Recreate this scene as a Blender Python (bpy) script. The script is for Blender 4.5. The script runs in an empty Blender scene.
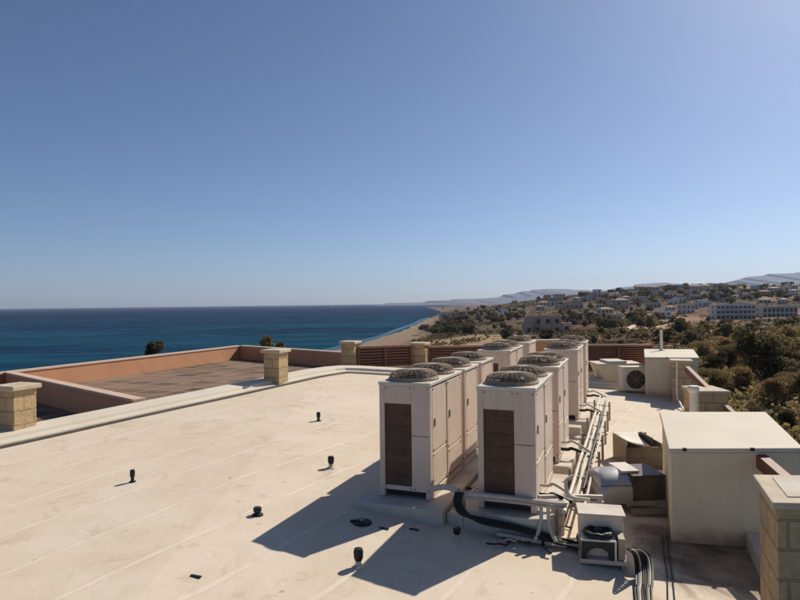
import bpy, math, random
from mathutils import Vector, Matrix, noise
S = bpy.context.scene
COL = S.collection
R = math.radians

# ------------------------------------------------------------------ camera
F = 600.0
HC = 2.85
ROLL, PITCH = 0.0119, 3.2 / 600
camd = bpy.data.cameras.new('camera'); cam = bpy.data.objects.new('camera', camd); COL.objects.link(cam)
fw = Vector((0, math.cos(PITCH), math.sin(PITCH)))
rt = Vector((math.cos(ROLL), 0, -math.sin(ROLL)))
rt = (rt - fw * rt.dot(fw)).normalized()
up = rt.cross(fw)
CAM = Vector((0, 0, HC))
cam.matrix_world = Matrix(((rt.x, up.x, -fw.x, 0), (rt.y, up.y, -fw.y, 0), (rt.z, up.z, -fw.z, HC), (0, 0, 0, 1)))
camd.sensor_width = 36; camd.lens = 27; camd.clip_end = 60000; camd.clip_start = 0.05
S.camera = cam

# ------------------------------------------------------------------ light
SUN_AZ = R(44.6)      # right of the view direction
SUN_EL = R(38.7)
w = bpy.data.worlds.new('World'); S.world = w; w.use_nodes = True
nt = w.node_tree
bg = nt.nodes['Background']
sky = nt.nodes.new('ShaderNodeTexSky'); sky.sky_type = 'NISHITA'; sky.sun_disc = False
sky.sun_elevation = SUN_EL; sky.sun_rotation = SUN_AZ
sky.altitude = 100; sky.air_density = 0.7; sky.dust_density = 0.7; sky.ozone_density = 6.5
tint = nt.nodes.new('ShaderNodeMix'); tint.data_type = 'RGBA'; tint.blend_type = 'MULTIPLY'; tint.inputs[0].default_value = 1.0
tint.inputs[7].default_value = (1.07, 1.05, 0.99, 1)
nt.links.new(sky.outputs[0], tint.inputs[6]); nt.links.new(tint.outputs[2], bg.inputs[0]); bg.inputs[1].default_value = 0.085
sd = bpy.data.lights.new('sun', 'SUN'); sd.energy = 5.0; sd.angle = R(0.5); sd.color = (1.0, 0.92, 0.80)
so = bpy.data.objects.new('sun', sd); COL.objects.link(so)
sdir = Vector((math.sin(SUN_AZ) * math.cos(SUN_EL), math.cos(SUN_AZ) * math.cos(SUN_EL), math.sin(SUN_EL)))
so.rotation_euler = (-sdir).to_track_quat('-Z', 'Y').to_euler(); so.location = (20, 20, 40)
S.view_settings.view_transform = 'Standard'; S.view_settings.look = 'None'
S.view_settings.exposure = 0.1; S.view_settings.gamma = 1.0; S.view_settings.use_curve_mapping = False
S.render.engine = 'CYCLES'
S.cycles.max_bounces = 6; S.cycles.volume_bounces = 0; S.cycles.diffuse_bounces = 4

# ------------------------------------------------------------------ helpers: points
def ray(px, py):
    return fw + rt * ((px - 400) / F) + up * ((300 - py) / F)
TX, TY = -0.074, 0.0336                      # fall of the roof towards its drains
def gz(x, y): return TX * max(x, -2.5) + TY * (y - 8)
def G(px, py, dz=0.0):                       # point on the roof deck (or dz above it)
    d = ray(px, py)
    t = (dz - HC - TY * 8) / (d.z - TX * d.x - TY * d.y)
    if d.x * t < -2.5: t = (dz - HC - TY * 8 - TX * 2.5) / (d.z - TY * d.y)
    return CAM + d * t
def Hz(px, py, z):
    d = ray(px, py); return CAM + d * ((z - HC) / d.z)
def At(px, py, Y):
    d = ray(px, py); return CAM + d * (Y / d.y)
ANG = R(21.1)
RV = Vector((math.sin(ANG), math.cos(ANG), 0)); UV = Vector((math.cos(ANG), -math.sin(ANG), 0))

# ------------------------------------------------------------------ helpers: meshes
class MB:
    def __init__(s): s.v = []; s.f = []; s.m = Matrix.Identity(4)
    def add(s, vs, fs):
        n = len(s.v); s.v += [s.m @ Vector(v) for v in vs]; s.f += [tuple(i + n for i in f) for f in fs]; return s
    def box(s, x0, x1, y0, y1, z0, z1):
        return s.add([(x0,y0,z0),(x1,y0,z0),(x1,y1,z0),(x0,y1,z0),(x0,y0,z1),(x1,y0,z1),(x1,y1,z1),(x0,y1,z1)],
                     [(0,3,2,1),(4,5,6,7),(0,1,5,4),(1,2,6,5),(2,3,7,6),(3,0,4,7)])
    def prism(s, poly, z0, z1):              # z0/z1: numbers or functions of x, y
        f0 = z0 if callable(z0) else (lambda x, y: z0); f1 = z1 if callable(z1) else (lambda x, y: z1)
        n = len(poly)
        vs = [(x, y, f0(x, y)) for x, y in poly] + [(x, y, f1(x, y)) for x, y in poly]
        fs = [tuple(range(n - 1, -1, -1)), tuple(range(n, 2 * n))] + [(i, (i + 1) % n, n + (i + 1) % n, n + i) for i in range(n)]
        return s.add(vs, fs)
    def bar(s, a, b, w_, h_):                # rectangular bar between two points
        a, b = Vector(a), Vector(b); d = (b - a).normalized()
        x = d.cross(Vector((0, 0, 1)))
        x = Vector((1, 0, 0)) if x.length < 1e-4 else x.normalized()
        z = x.cross(d); vs = []
        for p in (a, b):
            for sx, sz in ((-1,-1),(1,-1),(1,1),(-1,1)): vs.append(p + x * sx * w_ / 2 + z * sz * h_ / 2)
        return s.add(vs, [(0,1,2,3),(7,6,5,4),(0,4,5,1),(1,5,6,2),(2,6,7,3),(3,7,4,0)])
    def tube(s, pts, r, seg=8, closed=False, cap=True):
        pts = [Vector(p) for p in pts]; n = len(pts); vs = []; fs = []; prev = None
        for i, p in enumerate(pts):
            if closed: d = pts[(i + 1) % n] - pts[i - 1]
            else: d = pts[min(i + 1, n - 1)] - pts[max(i - 1, 0)]
            d.normalize()
            x = (prev - d * prev.dot(d)) if prev else d.orthogonal()
            if x.length < 1e-5: x = d.orthogonal()
            x.normalize(); prev = x; y = d.cross(x)
            rr = r[i] if isinstance(r, (list, tuple)) else r
            for k in range(seg):
                a = 2 * math.pi * k / seg; vs.append(p + (x * math.cos(a) + y * math.sin(a)) * rr)
        m = n if closed else n - 1
        for i in range(m):
            for k in range(seg):
                a, b = i * seg + k, i * seg + (k + 1) % seg; c, d_ = ((i + 1) % n) * seg + (k + 1) % seg, ((i + 1) % n) * seg + k
                fs.append((a, b, c, d_))
        if cap and not closed: fs += [tuple(range(seg - 1, -1, -1)), tuple((n - 1) * seg + k for k in range(seg))]
        return s.add(vs, fs)
    def lathe(s, prof, seg=20, c=(0, 0)):    # prof: (radius, z)
        vs = []; fs = []
        for r_, z in prof:
            for k in range(seg):
                a = 2 * math.pi * k / seg; vs.append((c[0] + r_ * math.cos(a), c[1] + r_ * math.sin(a), z))
        for i in range(len(prof) - 1):
            for k in range(seg):
                fs.append((i*seg+k, i*seg+(k+1)%seg, (i+1)*seg+(k+1)%seg, (i+1)*seg+k))
        fs += [tuple(range(seg - 1, -1, -1)), tuple((len(prof)-1)*seg + k for k in range(seg))]
        return s.add(vs, fs)
    def mesh(s, name, mat):
        me = bpy.data.meshes.new(name); me.from_pydata([tuple(v) for v in s.v], [], s.f); me.update()
        if mat: me.materials.append(mat)
        return me
    def build(s, name, mat, parent=None, bevel=0, smooth=False):
        me = s.mesh(name, mat)
        if smooth:
            me.polygons.foreach_set('use_smooth', [True] * len(me.polygons))
            try: me.set_sharp_from_angle(angle=R(40))
            except Exception: pass
        return link(name, me, parent, bevel)
def link(name, me, parent=None, bevel=0):
    o = bpy.data.objects.new(name, me); COL.objects.link(o)
    if parent: o.parent = parent
    if bevel:
        b = o.modifiers.new('bevel', 'BEVEL'); b.width = bevel; b.segments = 2; b.limit_method = 'ANGLE'; b.angle_limit = R(40)
    return o
def tag(o, label, cat, group=None, kind=None):
    if label: o['label'] = label
    if cat: o['category'] = cat
    if group: o['group'] = group
    if kind: o['kind'] = kind
    return o
def thing(name, label, cat, loc=(0, 0, 0), rz=0, group=None):
    o = bpy.data.objects.new(name, None); COL.objects.link(o); o.location = loc; o.rotation_euler = (0, 0, rz)
    o.empty_display_size = 0.2
    return tag(o, label, cat, group)
def copy_thing(o, loc, rz, label, group=None, sc=None):
    r = o.copy(); COL.objects.link(r); r.location = loc; r.rotation_euler = (0, 0, rz); r['label'] = label
    if sc: r.scale = sc
    if group: r['group'] = group
    for ch in KIDS.get(o.name, []):
        c = ch.copy(); COL.objects.link(c); c.parent = r
        for g in KIDS.get(ch.name, []):
            d = g.copy(); COL.objects.link(d); d.parent = c
    return r
KIDS = {}
def note_kids(o):
    ks = [c for c in COL.objects if c.parent == o]; KIDS[o.name] = ks
    for k in ks: KIDS[k.name] = [c for c in COL.objects if c.parent == k]
def smooth_path(pts, n=6):
    pts = [Vector(p) for p in pts]; out = []
    q = [pts[0] * 2 - pts[1]] + pts + [pts[-1] * 2 - pts[-2]]
    for i in range(1, len(q) - 2):
        for k in range(n):
            t = k / n; a, b, c, d = q[i-1], q[i], q[i+1], q[i+2]
            out.append(0.5 * ((2*b) + (c - a)*t + (2*a - 5*b + 4*c - d)*t*t + (3*b - a - 3*c + d)*t*t*t))
    out.append(pts[-1]); return out

# ------------------------------------------------------------------ helpers: materials
class NT:
    def __init__(s, name):
        s.mat = bpy.data.materials.new(name); s.mat.use_nodes = True; s.t = s.mat.node_tree
        s.b = s.t.nodes['Principled BSDF']
    def n(s, typ, **kw):
        nd = s.t.nodes.new(typ)
        for k, v in kw.items(): setattr(nd, k, v)
        return nd
    def l(s, a, b): s.t.links.new(a, b)
    def coord(s, which='Object'): return s.n('ShaderNodeTexCoord').outputs[which]
    def pos(s): return s.n('ShaderNodeNewGeometry').outputs['Position']
    def mapping(s, vec, loc=(0,0,0), rot=(0,0,0), sc=(1,1,1)):
        m = s.n('ShaderNodeMapping'); m.inputs[1].default_value = loc; m.inputs[2].default_value = rot; m.inputs[3].default_value = sc
        s.l(vec, m.inputs[0]); return m.outputs[0]
    def noise(s, vec, scale, detail=4, rough=0.55, dist=0):
        m = s.n('ShaderNodeTexNoise'); m.inputs['Scale'].default_value = scale; m.inputs['Detail'].default_value = detail
        m.inputs['Roughness'].default_value = rough; m.inputs['Distortion'].default_value = dist
        s.l(vec, m.inputs['Vector']); return m.outputs['Fac']
    def ramp(s, fac, stops):
        m = s.n('ShaderNodeValToRGB'); e = m.color_ramp.elements
        while len(e) < len(stops): e.new(0.5)
        for q, (p, c) in zip(e, stops):
            q.position = p; q.color = (c, c, c, 1) if isinstance(c, (int, float)) else (*c, 1)
        s.l(fac, m.inputs[0]); return m.outputs[0]
    def mix(s, fac, a, b, mode='MIX'):
        m = s.n('ShaderNodeMix', data_type='RGBA', blend_type=mode)
        for v, i in ((fac, 0), (a, 6), (b, 7)):
            if isinstance(v, (int, float)): m.inputs[i].default_value = v
            elif isinstance(v, tuple): m.inputs[i].default_value = (*v, 1)
            else: s.l(v, m.inputs[i])
        return m.outputs[2]
    def math(s, op, a, b=0.0, clamp=False):
        m = s.n('ShaderNodeMath', operation=op, use_clamp=clamp)
        for v, i in ((a, 0), (b, 1)):
            if isinstance(v, (int, float)): m.inputs[i].default_value = v
            else: s.l(v, m.inputs[i])
        return m.outputs[0]
    def bump(s, h, strength=0.3, dist=0.02):
        m = s.n('ShaderNodeBump'); m.inputs['Strength'].default_value = strength; m.inputs['Distance'].default_value = dist
        s.l(h, m.inputs['Height']); s.l(m.outputs[0], s.b.inputs['Normal'])
    def col(s, c):
        if isinstance(c, tuple): s.b.inputs['Base Color'].default_value = (*c, 1)
        else: s.l(c, s.b.inputs['Base Color'])
    def set(s, rough=0.7, metal=0.0, spec=0.4):
        s.b.inputs['Roughness'].default_value = rough; s.b.inputs['Metallic'].default_value = metal
        s.b.inputs['Specular IOR Level'].default_value = spec; return s
    def sep(s, vec):
        m = s.n('ShaderNodeSeparateXYZ'); s.l(vec, m.inputs[0]); return m.outputs
def mul(c, k): return tuple(min(1, x * k) for x in c)

def mat_plain(name, c, rough=0.6, var=0.12, scale=6, metal=0, spec=0.4, dirt=None, bump=0.0, streak=False, rust=0):
    q = NT(name).set(rough, metal, spec)
    ad = q.n('ShaderNodeVectorMath', operation='ADD'); q.l(q.coord(), ad.inputs[0])
    q.l(q.math('MULTIPLY', q.n('ShaderNodeObjectInfo').outputs['Random'], 61.0), ad.inputs[1]); v = ad.outputs[0]
    f = q.noise(v, scale, 5)
    a = q.mix(q.ramp(f, [(0.3, 0.0), (0.7, 1.0)]), mul(c, 1 - var), mul(c, 1 + var))
    if dirt:
        vv = q.mapping(v, sc=(5, 5, 0.5)) if streak else v
        g = q.noise(vv, scale * 0.5, 6, 0.65)
        a = q.mix(q.ramp(g, [(0.48, 0.0), (0.75, 0.75)]), a, dirt)
    if rust:                                         # rust runs and scuffs on the casings
        g2 = q.noise(q.mapping(v, sc=(9, 9, 0.7)), 3.0, 6, 0.7); a = q.mix(q.ramp(g2, [(0.66, 0.0), (0.78, rust)]), a, (0.20, 0.10, 0.05))
        g3 = q.noise(v, 22, 3); a = q.mix(q.ramp(g3, [(0.70, 0.0), (0.74, rust)]), a, (0.22, 0.15, 0.10))
    q.col(a)
    if bump: q.bump(q.noise(v, scale * 8, 4), bump, 0.01)
    return q.mat

M = {}
M['unit'] = mat_plain('unit_paint', (0.66, 0.525, 0.425), 0.45, 0.05, 3, dirt=(0.56, 0.425, 0.33), streak=True, rust=0.45)
M['unit_panel'] = mat_plain('unit_panel_paint', (0.72, 0.595, 0.48), 0.4, 0.06, 2.5, dirt=(0.58, 0.47, 0.37), streak=True, rust=0.5)
M['unit_top'] = mat_plain('unit_top_paint', (0.66, 0.60, 0.50), 0.5, 0.10, 4, dirt=(0.36, 0.28, 0.20))
M['guard'] = mat_plain('guard_wire', (0.33, 0.24, 0.16), 0.6, 0.25, 8)
M['guarddark'] = mat_plain('dark_steel', (0.10, 0.085, 0.07), 0.6, 0.3, 6)
M['ductdark'] = mat_plain('brown_duct_metal', (0.085, 0.065, 0.052), 0.5, 0.25, 5, metal=0.2, dirt=(0.15, 0.10, 0.07))
M['dark'] = mat_plain('dark_plastic', (0.02, 0.018, 0.017), 0.5, 0.3, 8)
M['black'] = mat_plain('black_rubber', (0.012, 0.011, 0.011), 0.55, 0.4, 10)
M['steel'] = mat_plain('weathered_steel', (0.34, 0.29, 0.24), 0.5, 0.2, 7, metal=0.3, dirt=(0.16, 0.09, 0.06))
M['silver'] = mat_plain('duct_metal', (0.50, 0.49, 0.48), 0.38, 0.12, 4, metal=0.7, dirt=(0.32, 0.29, 0.26))
M['pipe'] = mat_plain('pipe_lagging', (0.58, 0.52, 0.43), 0.6, 0.16, 7, dirt=(0.27, 0.21, 0.15), rust=0.5)
M['render'] = mat_plain('wall_render', (0.66, 0.57, 0.40), 0.85, 0.05, 2.0, dirt=(0.45, 0.38, 0.28), bump=0.15)
def mat_wallfoot():
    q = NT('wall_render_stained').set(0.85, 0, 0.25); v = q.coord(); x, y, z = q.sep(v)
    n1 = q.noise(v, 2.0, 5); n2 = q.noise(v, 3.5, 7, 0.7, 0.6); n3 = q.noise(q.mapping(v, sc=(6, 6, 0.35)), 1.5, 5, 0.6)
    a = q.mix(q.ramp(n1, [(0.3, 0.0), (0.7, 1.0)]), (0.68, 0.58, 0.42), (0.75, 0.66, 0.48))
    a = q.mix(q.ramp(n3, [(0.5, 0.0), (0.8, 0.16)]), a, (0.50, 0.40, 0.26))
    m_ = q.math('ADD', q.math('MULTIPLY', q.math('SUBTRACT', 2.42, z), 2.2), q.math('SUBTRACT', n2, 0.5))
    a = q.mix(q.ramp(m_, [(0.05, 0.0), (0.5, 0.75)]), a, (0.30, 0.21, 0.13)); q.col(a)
    q.bump(n2, 0.12, 0.01); return q.mat
M['rendertop'] = mat_plain('roof_render', (0.64, 0.57, 0.46), 0.85, 0.06, 1.6, dirt=(0.55, 0.47, 0.36), bump=0.15)
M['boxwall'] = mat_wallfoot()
M['plinth'] = mat_plain('plinth_concrete', (0.56, 0.50, 0.42), 0.85, 0.12, 5, dirt=(0.34, 0.24, 0.17), bump=0.2)
M['peach'] = mat_plain('peach_wall', (0.57, 0.285, 0.15), 0.85, 0.10, 1.6, dirt=(0.42, 0.20, 0.11), bump=0.2)
M['coping'] = mat_plain('coping', (0.58, 0.42, 0.31), 0.8, 0.1, 3, dirt=(0.45, 0.34, 0.26))
M['wood'] = mat_plain('red_timber', (0.21, 0.085, 0.05), 0.6, 0.25, 9, dirt=(0.12, 0.05, 0.03))
M['woodlight'] = mat_plain('pale_timber', (0.38, 0.22, 0.15), 0.6, 0.2, 9)  # paler timber for the fence top rails
M['white'] = mat_plain('white_paint', (0.74, 0.70, 0.62), 0.6, 0.08, 5, dirt=(0.55, 0.48, 0.40))
M['glass'] = mat_plain('window_glass', (0.03, 0.035, 0.045), 0.15, 0.2, 3, spec=0.6)
M['bark'] = mat_plain('bark', (0.10, 0.075, 0.05), 0.9, 0.3, 6)

def mat_stone(name, c):
    q = NT(name).set(0.85, 0, 0.3); v = q.coord()
    # blocks laid in courses on every upright face
    x, y, z = q.sep(v)
    cmb = q.n('ShaderNodeCombineXYZ'); q.l(q.math('ADD', x, y), cmb.inputs[0]); q.l(z, cmb.inputs[1])
    b = q.n('ShaderNodeTexBrick'); q.l(cmb.outputs[0], b.inputs['Vector'])
    b.inputs['Scale'].default_value = 1.0; b.inputs['Brick Width'].default_value = 0.42; b.inputs['Row Height'].default_value = 0.27
    b.inputs['Mortar Size'].default_value = 0.014; b.inputs['Mortar Smooth'].default_value = 0.3
    b.inputs['Color1'].default_value = (*mul(c, 0.85), 1); b.inputs['Color2'].default_value = (*mul(c, 1.12), 1); b.inputs['Mortar'].default_value = (*mul(c, 0.38), 1)
    n1 = q.noise(v, 14, 6, 0.65)
    a = q.mix(0.6, b.outputs['Color'], q.ramp(n1, [(0.25, mul(c, 0.55)), (0.6, c), (0.8, mul(c, 1.25))]), 'MIX')
    n2 = q.noise(v, 2.2, 4)
    a = q.mix(q.ramp(n2, [(0.52, 0.0), (0.72, 0.55)]), a, mul(c, 0.5)); q.col(a)
    q.bump(q.math('SUBTRACT', q.math('MULTIPLY', n1, 0.6), q.math('MULTIPLY', b.outputs['Fac'], 1.6)), 0.9, 0.03)
    return q.mat
M['stone'] = mat_stone('sandstone', (0.54, 0.39, 0.215))
M['stonecap'] = mat_plain('stone_cap', (0.54, 0.45, 0.32), 0.85, 0.15, 7, dirt=(0.32, 0.25, 0.16), bump=0.4)

def mat_coil():
    q = NT('coil_fins').set(0.6, 0.2, 0.3); v = q.coord(); x, y, z = q.sep(v)
    wv = q.math('SINE', q.math('MULTIPLY', z, 210)); wx = q.math('SINE', q.math('MULTIPLY', x, 420))
    n1 = q.noise(v, 5, 5)
    a = q.mix(q.ramp(n1, [(0.3, 0.0), (0.7, 1.0)]), (0.115, 0.062, 0.042), (0.19, 0.105, 0.068))
    a = q.mix(q.math('MULTIPLY', q.math('ADD', wv, 1), 0.22), a, (0.05, 0.03, 0.022)); q.col(a)
    q.bump(q.math('ADD', wv, wx), 0.3, 0.004); return q.mat
M['coil'] = mat_coil()

def mat_roof():
    q = NT('roof_membrane').set(0.85, 0, 0.25); p = q.pos()
    big = q.noise(p, 0.45, 5, 0.6, 0.6); mid = q.noise(p, 2.0, 6, 0.6, 0.3); fine = q.noise(p, 30, 4, 0.6)
    a = q.mix(q.ramp(big, [(0.3, 0.0), (0.7, 1.0)]), (0.61, 0.495, 0.36), (0.68, 0.585, 0.475))
    a = q.mix(q.ramp(mid, [(0.45, 0.0), (0.72, 0.55)]), a, (0.55, 0.45, 0.32))
    # membrane rolls about a metre wide, lapped along one direction, joints wandering slightly
    warp = q.noise(p, 0.7, 2)
    m = q.mapping(p, rot=(0, 0, R(29.2)))
    x, y, z = q.sep(m)
    xx = q.math('ADD', x, q.math('MULTIPLY', warp, 0.22))
    fr = q.math('FRACT', xx)
    seam = q.math('SUBTRACT', 1.0, q.math('MULTIPLY', q.math('ABSOLUTE', q.math('SUBTRACT', fr, 0.5)), 18.0), True)
    brk = q.ramp(q.noise(p, 1.1, 3), [(0.35, 0.15), (0.65, 1.0)])
    seam = q.math('MULTIPLY', seam, brk)
    a = q.mix(q.math('MULTIPLY', seam, 0.75), a, (0.78, 0.69, 0.57))
    lap = q.math('SUBTRACT', 1.0, q.math('MULTIPLY', q.math('ABSOLUTE', q.math('SUBTRACT', fr, 0.565)), 70.0), True)
    a = q.mix(q.math('MULTIPLY', q.math('MULTIPLY', lap, brk), 0.35), a, (0.38, 0.30, 0.22))
    # brushed coat running along the rolls
    st = q.noise(q.mapping(p, rot=(0, 0, R(29.2)), sc=(3.0, 0.35, 1)), 2.5, 5, 0.7)
    a = q.mix(q.ramp(st, [(0.35, 0.0), (0.75, 0.35)]), a, (0.72, 0.63, 0.50))
    # brown ponding rings and scuffs
    st2 = q.noise(p, 1.0, 8, 0.75, 1.2)
    a = q.mix(q.ramp(st2, [(0.56, 0.0), (0.61, 0.26), (0.65, 0.32), (0.74, 0.06)]), a, (0.40, 0.29, 0.19))
    sp = q.noise(p, 7, 3); a = q.mix(q.ramp(sp, [(0.70, 0.0), (0.75, 0.6)]), a, (0.22, 0.17, 0.13))
    a = q.mix(q.math('MULTIPLY', fine, 0.10), a, (0.40, 0.34, 0.27))
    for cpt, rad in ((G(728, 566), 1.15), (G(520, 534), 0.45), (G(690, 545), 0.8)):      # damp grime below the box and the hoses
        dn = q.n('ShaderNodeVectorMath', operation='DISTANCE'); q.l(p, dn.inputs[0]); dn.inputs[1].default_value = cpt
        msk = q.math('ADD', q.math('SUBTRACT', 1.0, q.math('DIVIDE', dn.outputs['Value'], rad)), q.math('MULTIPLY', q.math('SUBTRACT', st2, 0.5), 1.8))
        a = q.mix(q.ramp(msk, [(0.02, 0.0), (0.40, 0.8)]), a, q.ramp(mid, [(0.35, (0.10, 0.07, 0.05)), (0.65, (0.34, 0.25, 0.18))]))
    q.col(a)
    h = q.math('ADD', q.math('MULTIPLY', seam, 0.7), q.math('ADD', q.math('MULTIPLY', mid, 0.5), q.math('MULTIPLY', fine, 0.12)))
    q.bump(h, 0.8, 0.022); return q.mat
M['roof'] = mat_roof()
def mat_dirt():
    q = NT('damp_grime').set(0.9, 0, 0.2); p = q.pos(); n1 = q.noise(p, 2.5, 7, 0.7, 0.8)
    q.col(q.ramp(n1, [(0.30, (0.09, 0.07, 0.055)), (0.48, (0.22, 0.175, 0.135)), (0.62, (0.36, 0.30, 0.23)), (0.8, (0.18, 0.12, 0.08))]))
    q.bump(n1, 0.3, 0.01); return q.mat
M['grime'] = mat_dirt()
def mat_tiles():
    q = NT('terrace_tiles').set(0.85, 0, 0.3); p = q.pos()
    m = q.mapping(p, rot=(0, 0, ANG + 0.02))
    b = q.n('ShaderNodeTexBrick'); q.l(m, b.inputs['Vector']); b.offset = 0.0
    b.inputs['Scale'].default_value = 1.0; b.inputs['Brick Width'].default_value = 1.15; b.inputs['Row Height'].default_value = 0.85
    b.inputs['Mortar Size'].default_value = 0.06; b.inputs['Bias'].default_value = -0.1
    b.inputs['Color1'].default_value = (0.23, 0.155, 0.105, 1); b.inputs['Color2'].default_value = (0.05, 0.03, 0.022, 1); b.inputs['Mortar'].default_value = (0.29, 0.20, 0.13, 1)
    n1 = q.noise(p, 1.3, 6, 0.65)
    a = q.mix(q.ramp(n1, [(0.40, 0.0), (0.66, 0.65)]), b.outputs['Color'], (0.25, 0.155, 0.095)); q.col(a)
    q.bump(b.outputs['Fac'], 0.4, 0.03); return q.mat
M['tiles'] = mat_tiles()

def mat_leaf(name, c1, c2, c3):
    q = NT(name).set(0.75, 0, 0.25); v = q.coord()
    oi = q.n('ShaderNodeObjectInfo').outputs['Random']
    n1 = q.noise(v, 0.9, 3); n2 = q.noise(v, 6.0, 2)
    a = q.mix(q.ramp(n1, [(0.38, 0.0), (0.62, 1.0)]), c1, c2)
    a = q.mix(q.ramp(n2, [(0.5, 0.0), (0.7, 0.8)]), a, c3)
    hs = q.n('ShaderNodeHueSaturation'); q.l(a, hs.inputs['Color'])
    q.l(q.math('ADD', q.math('MULTIPLY', oi, 0.5), 0.75), hs.inputs['Value'])
    q.col(hs.outputs[0])
    tr = q.n('ShaderNodeBsdfTranslucent'); q.l(hs.outputs[0], tr.inputs['Color'])
    ms = q.n('ShaderNodeMixShader'); ms.inputs[0].default_value = 0.45; q.l(q.b.outputs[0], ms.inputs[1]); q.l(tr.outputs[0], ms.inputs[2])
    q.l(ms.outputs[0], q.t.nodes['Material Output'].inputs['Surface']); return q.mat
M['leaf_dark'] = mat_leaf('leaf_dark', (0.055, 0.050, 0.023), (0.115, 0.096, 0.042), (0.21, 0.155, 0.068))
M['leaf_olive'] = mat_leaf('leaf_olive', (0.15, 0.117, 0.047), (0.27, 0.20, 0.08), (0.40, 0.28, 0.12))
M['leaf_dry'] = mat_leaf('leaf_dry', (0.22, 0.135, 0.058), (0.34, 0.215, 0.092), (0.46, 0.31, 0.14))

# ------------------------------------------------------------------ terrain, sea, far hills
SEA = -20.0 + HC
PXS = [300, 420, 450, 490, 520, 560, 600, 650, 700, 750, 800, 950]
DS = [0, 30, 60, 110, 180, 240, 320, 420, 550, 700, 850, 1100, 2000, 5000, 20000]
TB = [
 [-9]*12,
 [-9,-9,-9,-9,-8.5,-8,-8,-7,-6,-6,-6,-6],
 [-10,-10,-9.5,-9.5,-9,-8.5,-8,-7.5,-7,-7,-7,-7],
 [-11,-10.5,-10,-10,-9.5,-9.5,-9,-8.5,-8,-8,-8,-8],
 [-12,-11.5,-11,-11,-10.5,-10.5,-10,-9.5,-9.5,-9.5,-9.5,-9],
 [-13,-12.5,-12,-11.5,-11.2,-11,-10.5,-10.5,-10.5,-10.5,-10.5,-10],
 [-14,-13,-12.5,-12,-11.5,-11,-10.5,-9.5,-10,-10,-10,-10],
 [-14,-13.5,-13,-11.5,-10,-8,-6,-5,-3.5,-3.5,-3.5,-4],
 [-15,-14,-13,-10,-6.5,-1.5,1.5,3.5,5.5,5.5,4.5,4],
 [-16,-15,-13,-7.5,-1,4,7,12,15,12.5,13,13],
 [-17,-16,-13,-6,0.5,5.5,9,16,19,17,18,18],
 [-18,-17,-14,-9,-3,2,7,12,14,14,16,18],
 [-19.5,-19.5,-19,-15,-10,-6,0,5,5,5,8,15],
 [-21,-21,-20,-18,-16,-14,-12,-10,-10,-10,-10,-10],
 [-22,-22,-22,-20,-18,-16,-14,-12,-12,-12,-12,-12],
]
CY = [-60, 0, 100, 230, 280, 364, 430, 705, 1000, 1400, 2000, 2600, 2900, 3100, 4500, 8000, 20000]
CX = [-95, -80, -60, -36, -22, -9, 0, 31, 62, 95, 108, 118, 118, 210, 420, 1400, 5000]
def interp(xs, ys, x):
    if x <= xs[0]: return ys[0]
    for i in range(len(xs) - 1):
        if x <= xs[i + 1]:
            t = (x - xs[i]) / (xs[i + 1] - xs[i]); return ys[i] + (ys[i + 1] - ys[i]) * t
    return ys[-1]
def sm(t): t = max(0, min(1, t)); return t * t * (3 - 2 * t)
def nz(x, y, s, seed=0): return noise.noise(Vector((x / s + seed * 17.3, y / s - seed * 5.1, seed * 3.7)))
def land(x, y):
    yy = max(y, 1.0); px = 400 + 600 * x / yy
    col = []
    px = max(PXS[0], min(PXS[-1], px))
    for i in range(len(PXS) - 1):
        if px <= PXS[i + 1]: break
    t = (px - PXS[i]) / (PXS[i + 1] - PXS[i])
    col = [a[i] + (a[i + 1] - a[i]) * t for a in TB]
    z = interp(DS, col, y) + HC
    k = sm((y - 40) / 120)
    z += k * (1.3 * nz(x, y, 70, 1) + 0.7 * nz(x, y, 28, 2)) + 0.25 * nz(x, y, 8, 3)
    if y > 350: z += sm((y - 350) / 250) * (2.8 * nz(x, y, 130, 4) + 1.2 * nz(x, y, 45, 5))
    s = x - interp(CY, CX, y) + 5 * nz(x, y, 40, 6)
    f = s * 0.05 if s < 0 else (s * 0.06 if s < 22 else 1.32 + (s - 22) * 0.16)
    return min(z, SEA + f)
def T(px, py, dmin=28, dmax=3000):             # where the sight line meets the land
    d = ray(px, py); d = d / d.y; y = dmin
    while y < dmax:
        p = CAM + d * y
        if p.z <= land(p.x, p.y):
            lo, hi = y / 1.02, y
            for _ in range(12):
                m = (lo + hi) / 2; p = CAM + d * m
                if p.z <= land(p.x, p.y): hi = m
                else: lo = m
            p = CAM + d * hi; return Vector((p.x, p.y, land(p.x, p.y)))
        y *= 1.02
    return None

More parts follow.
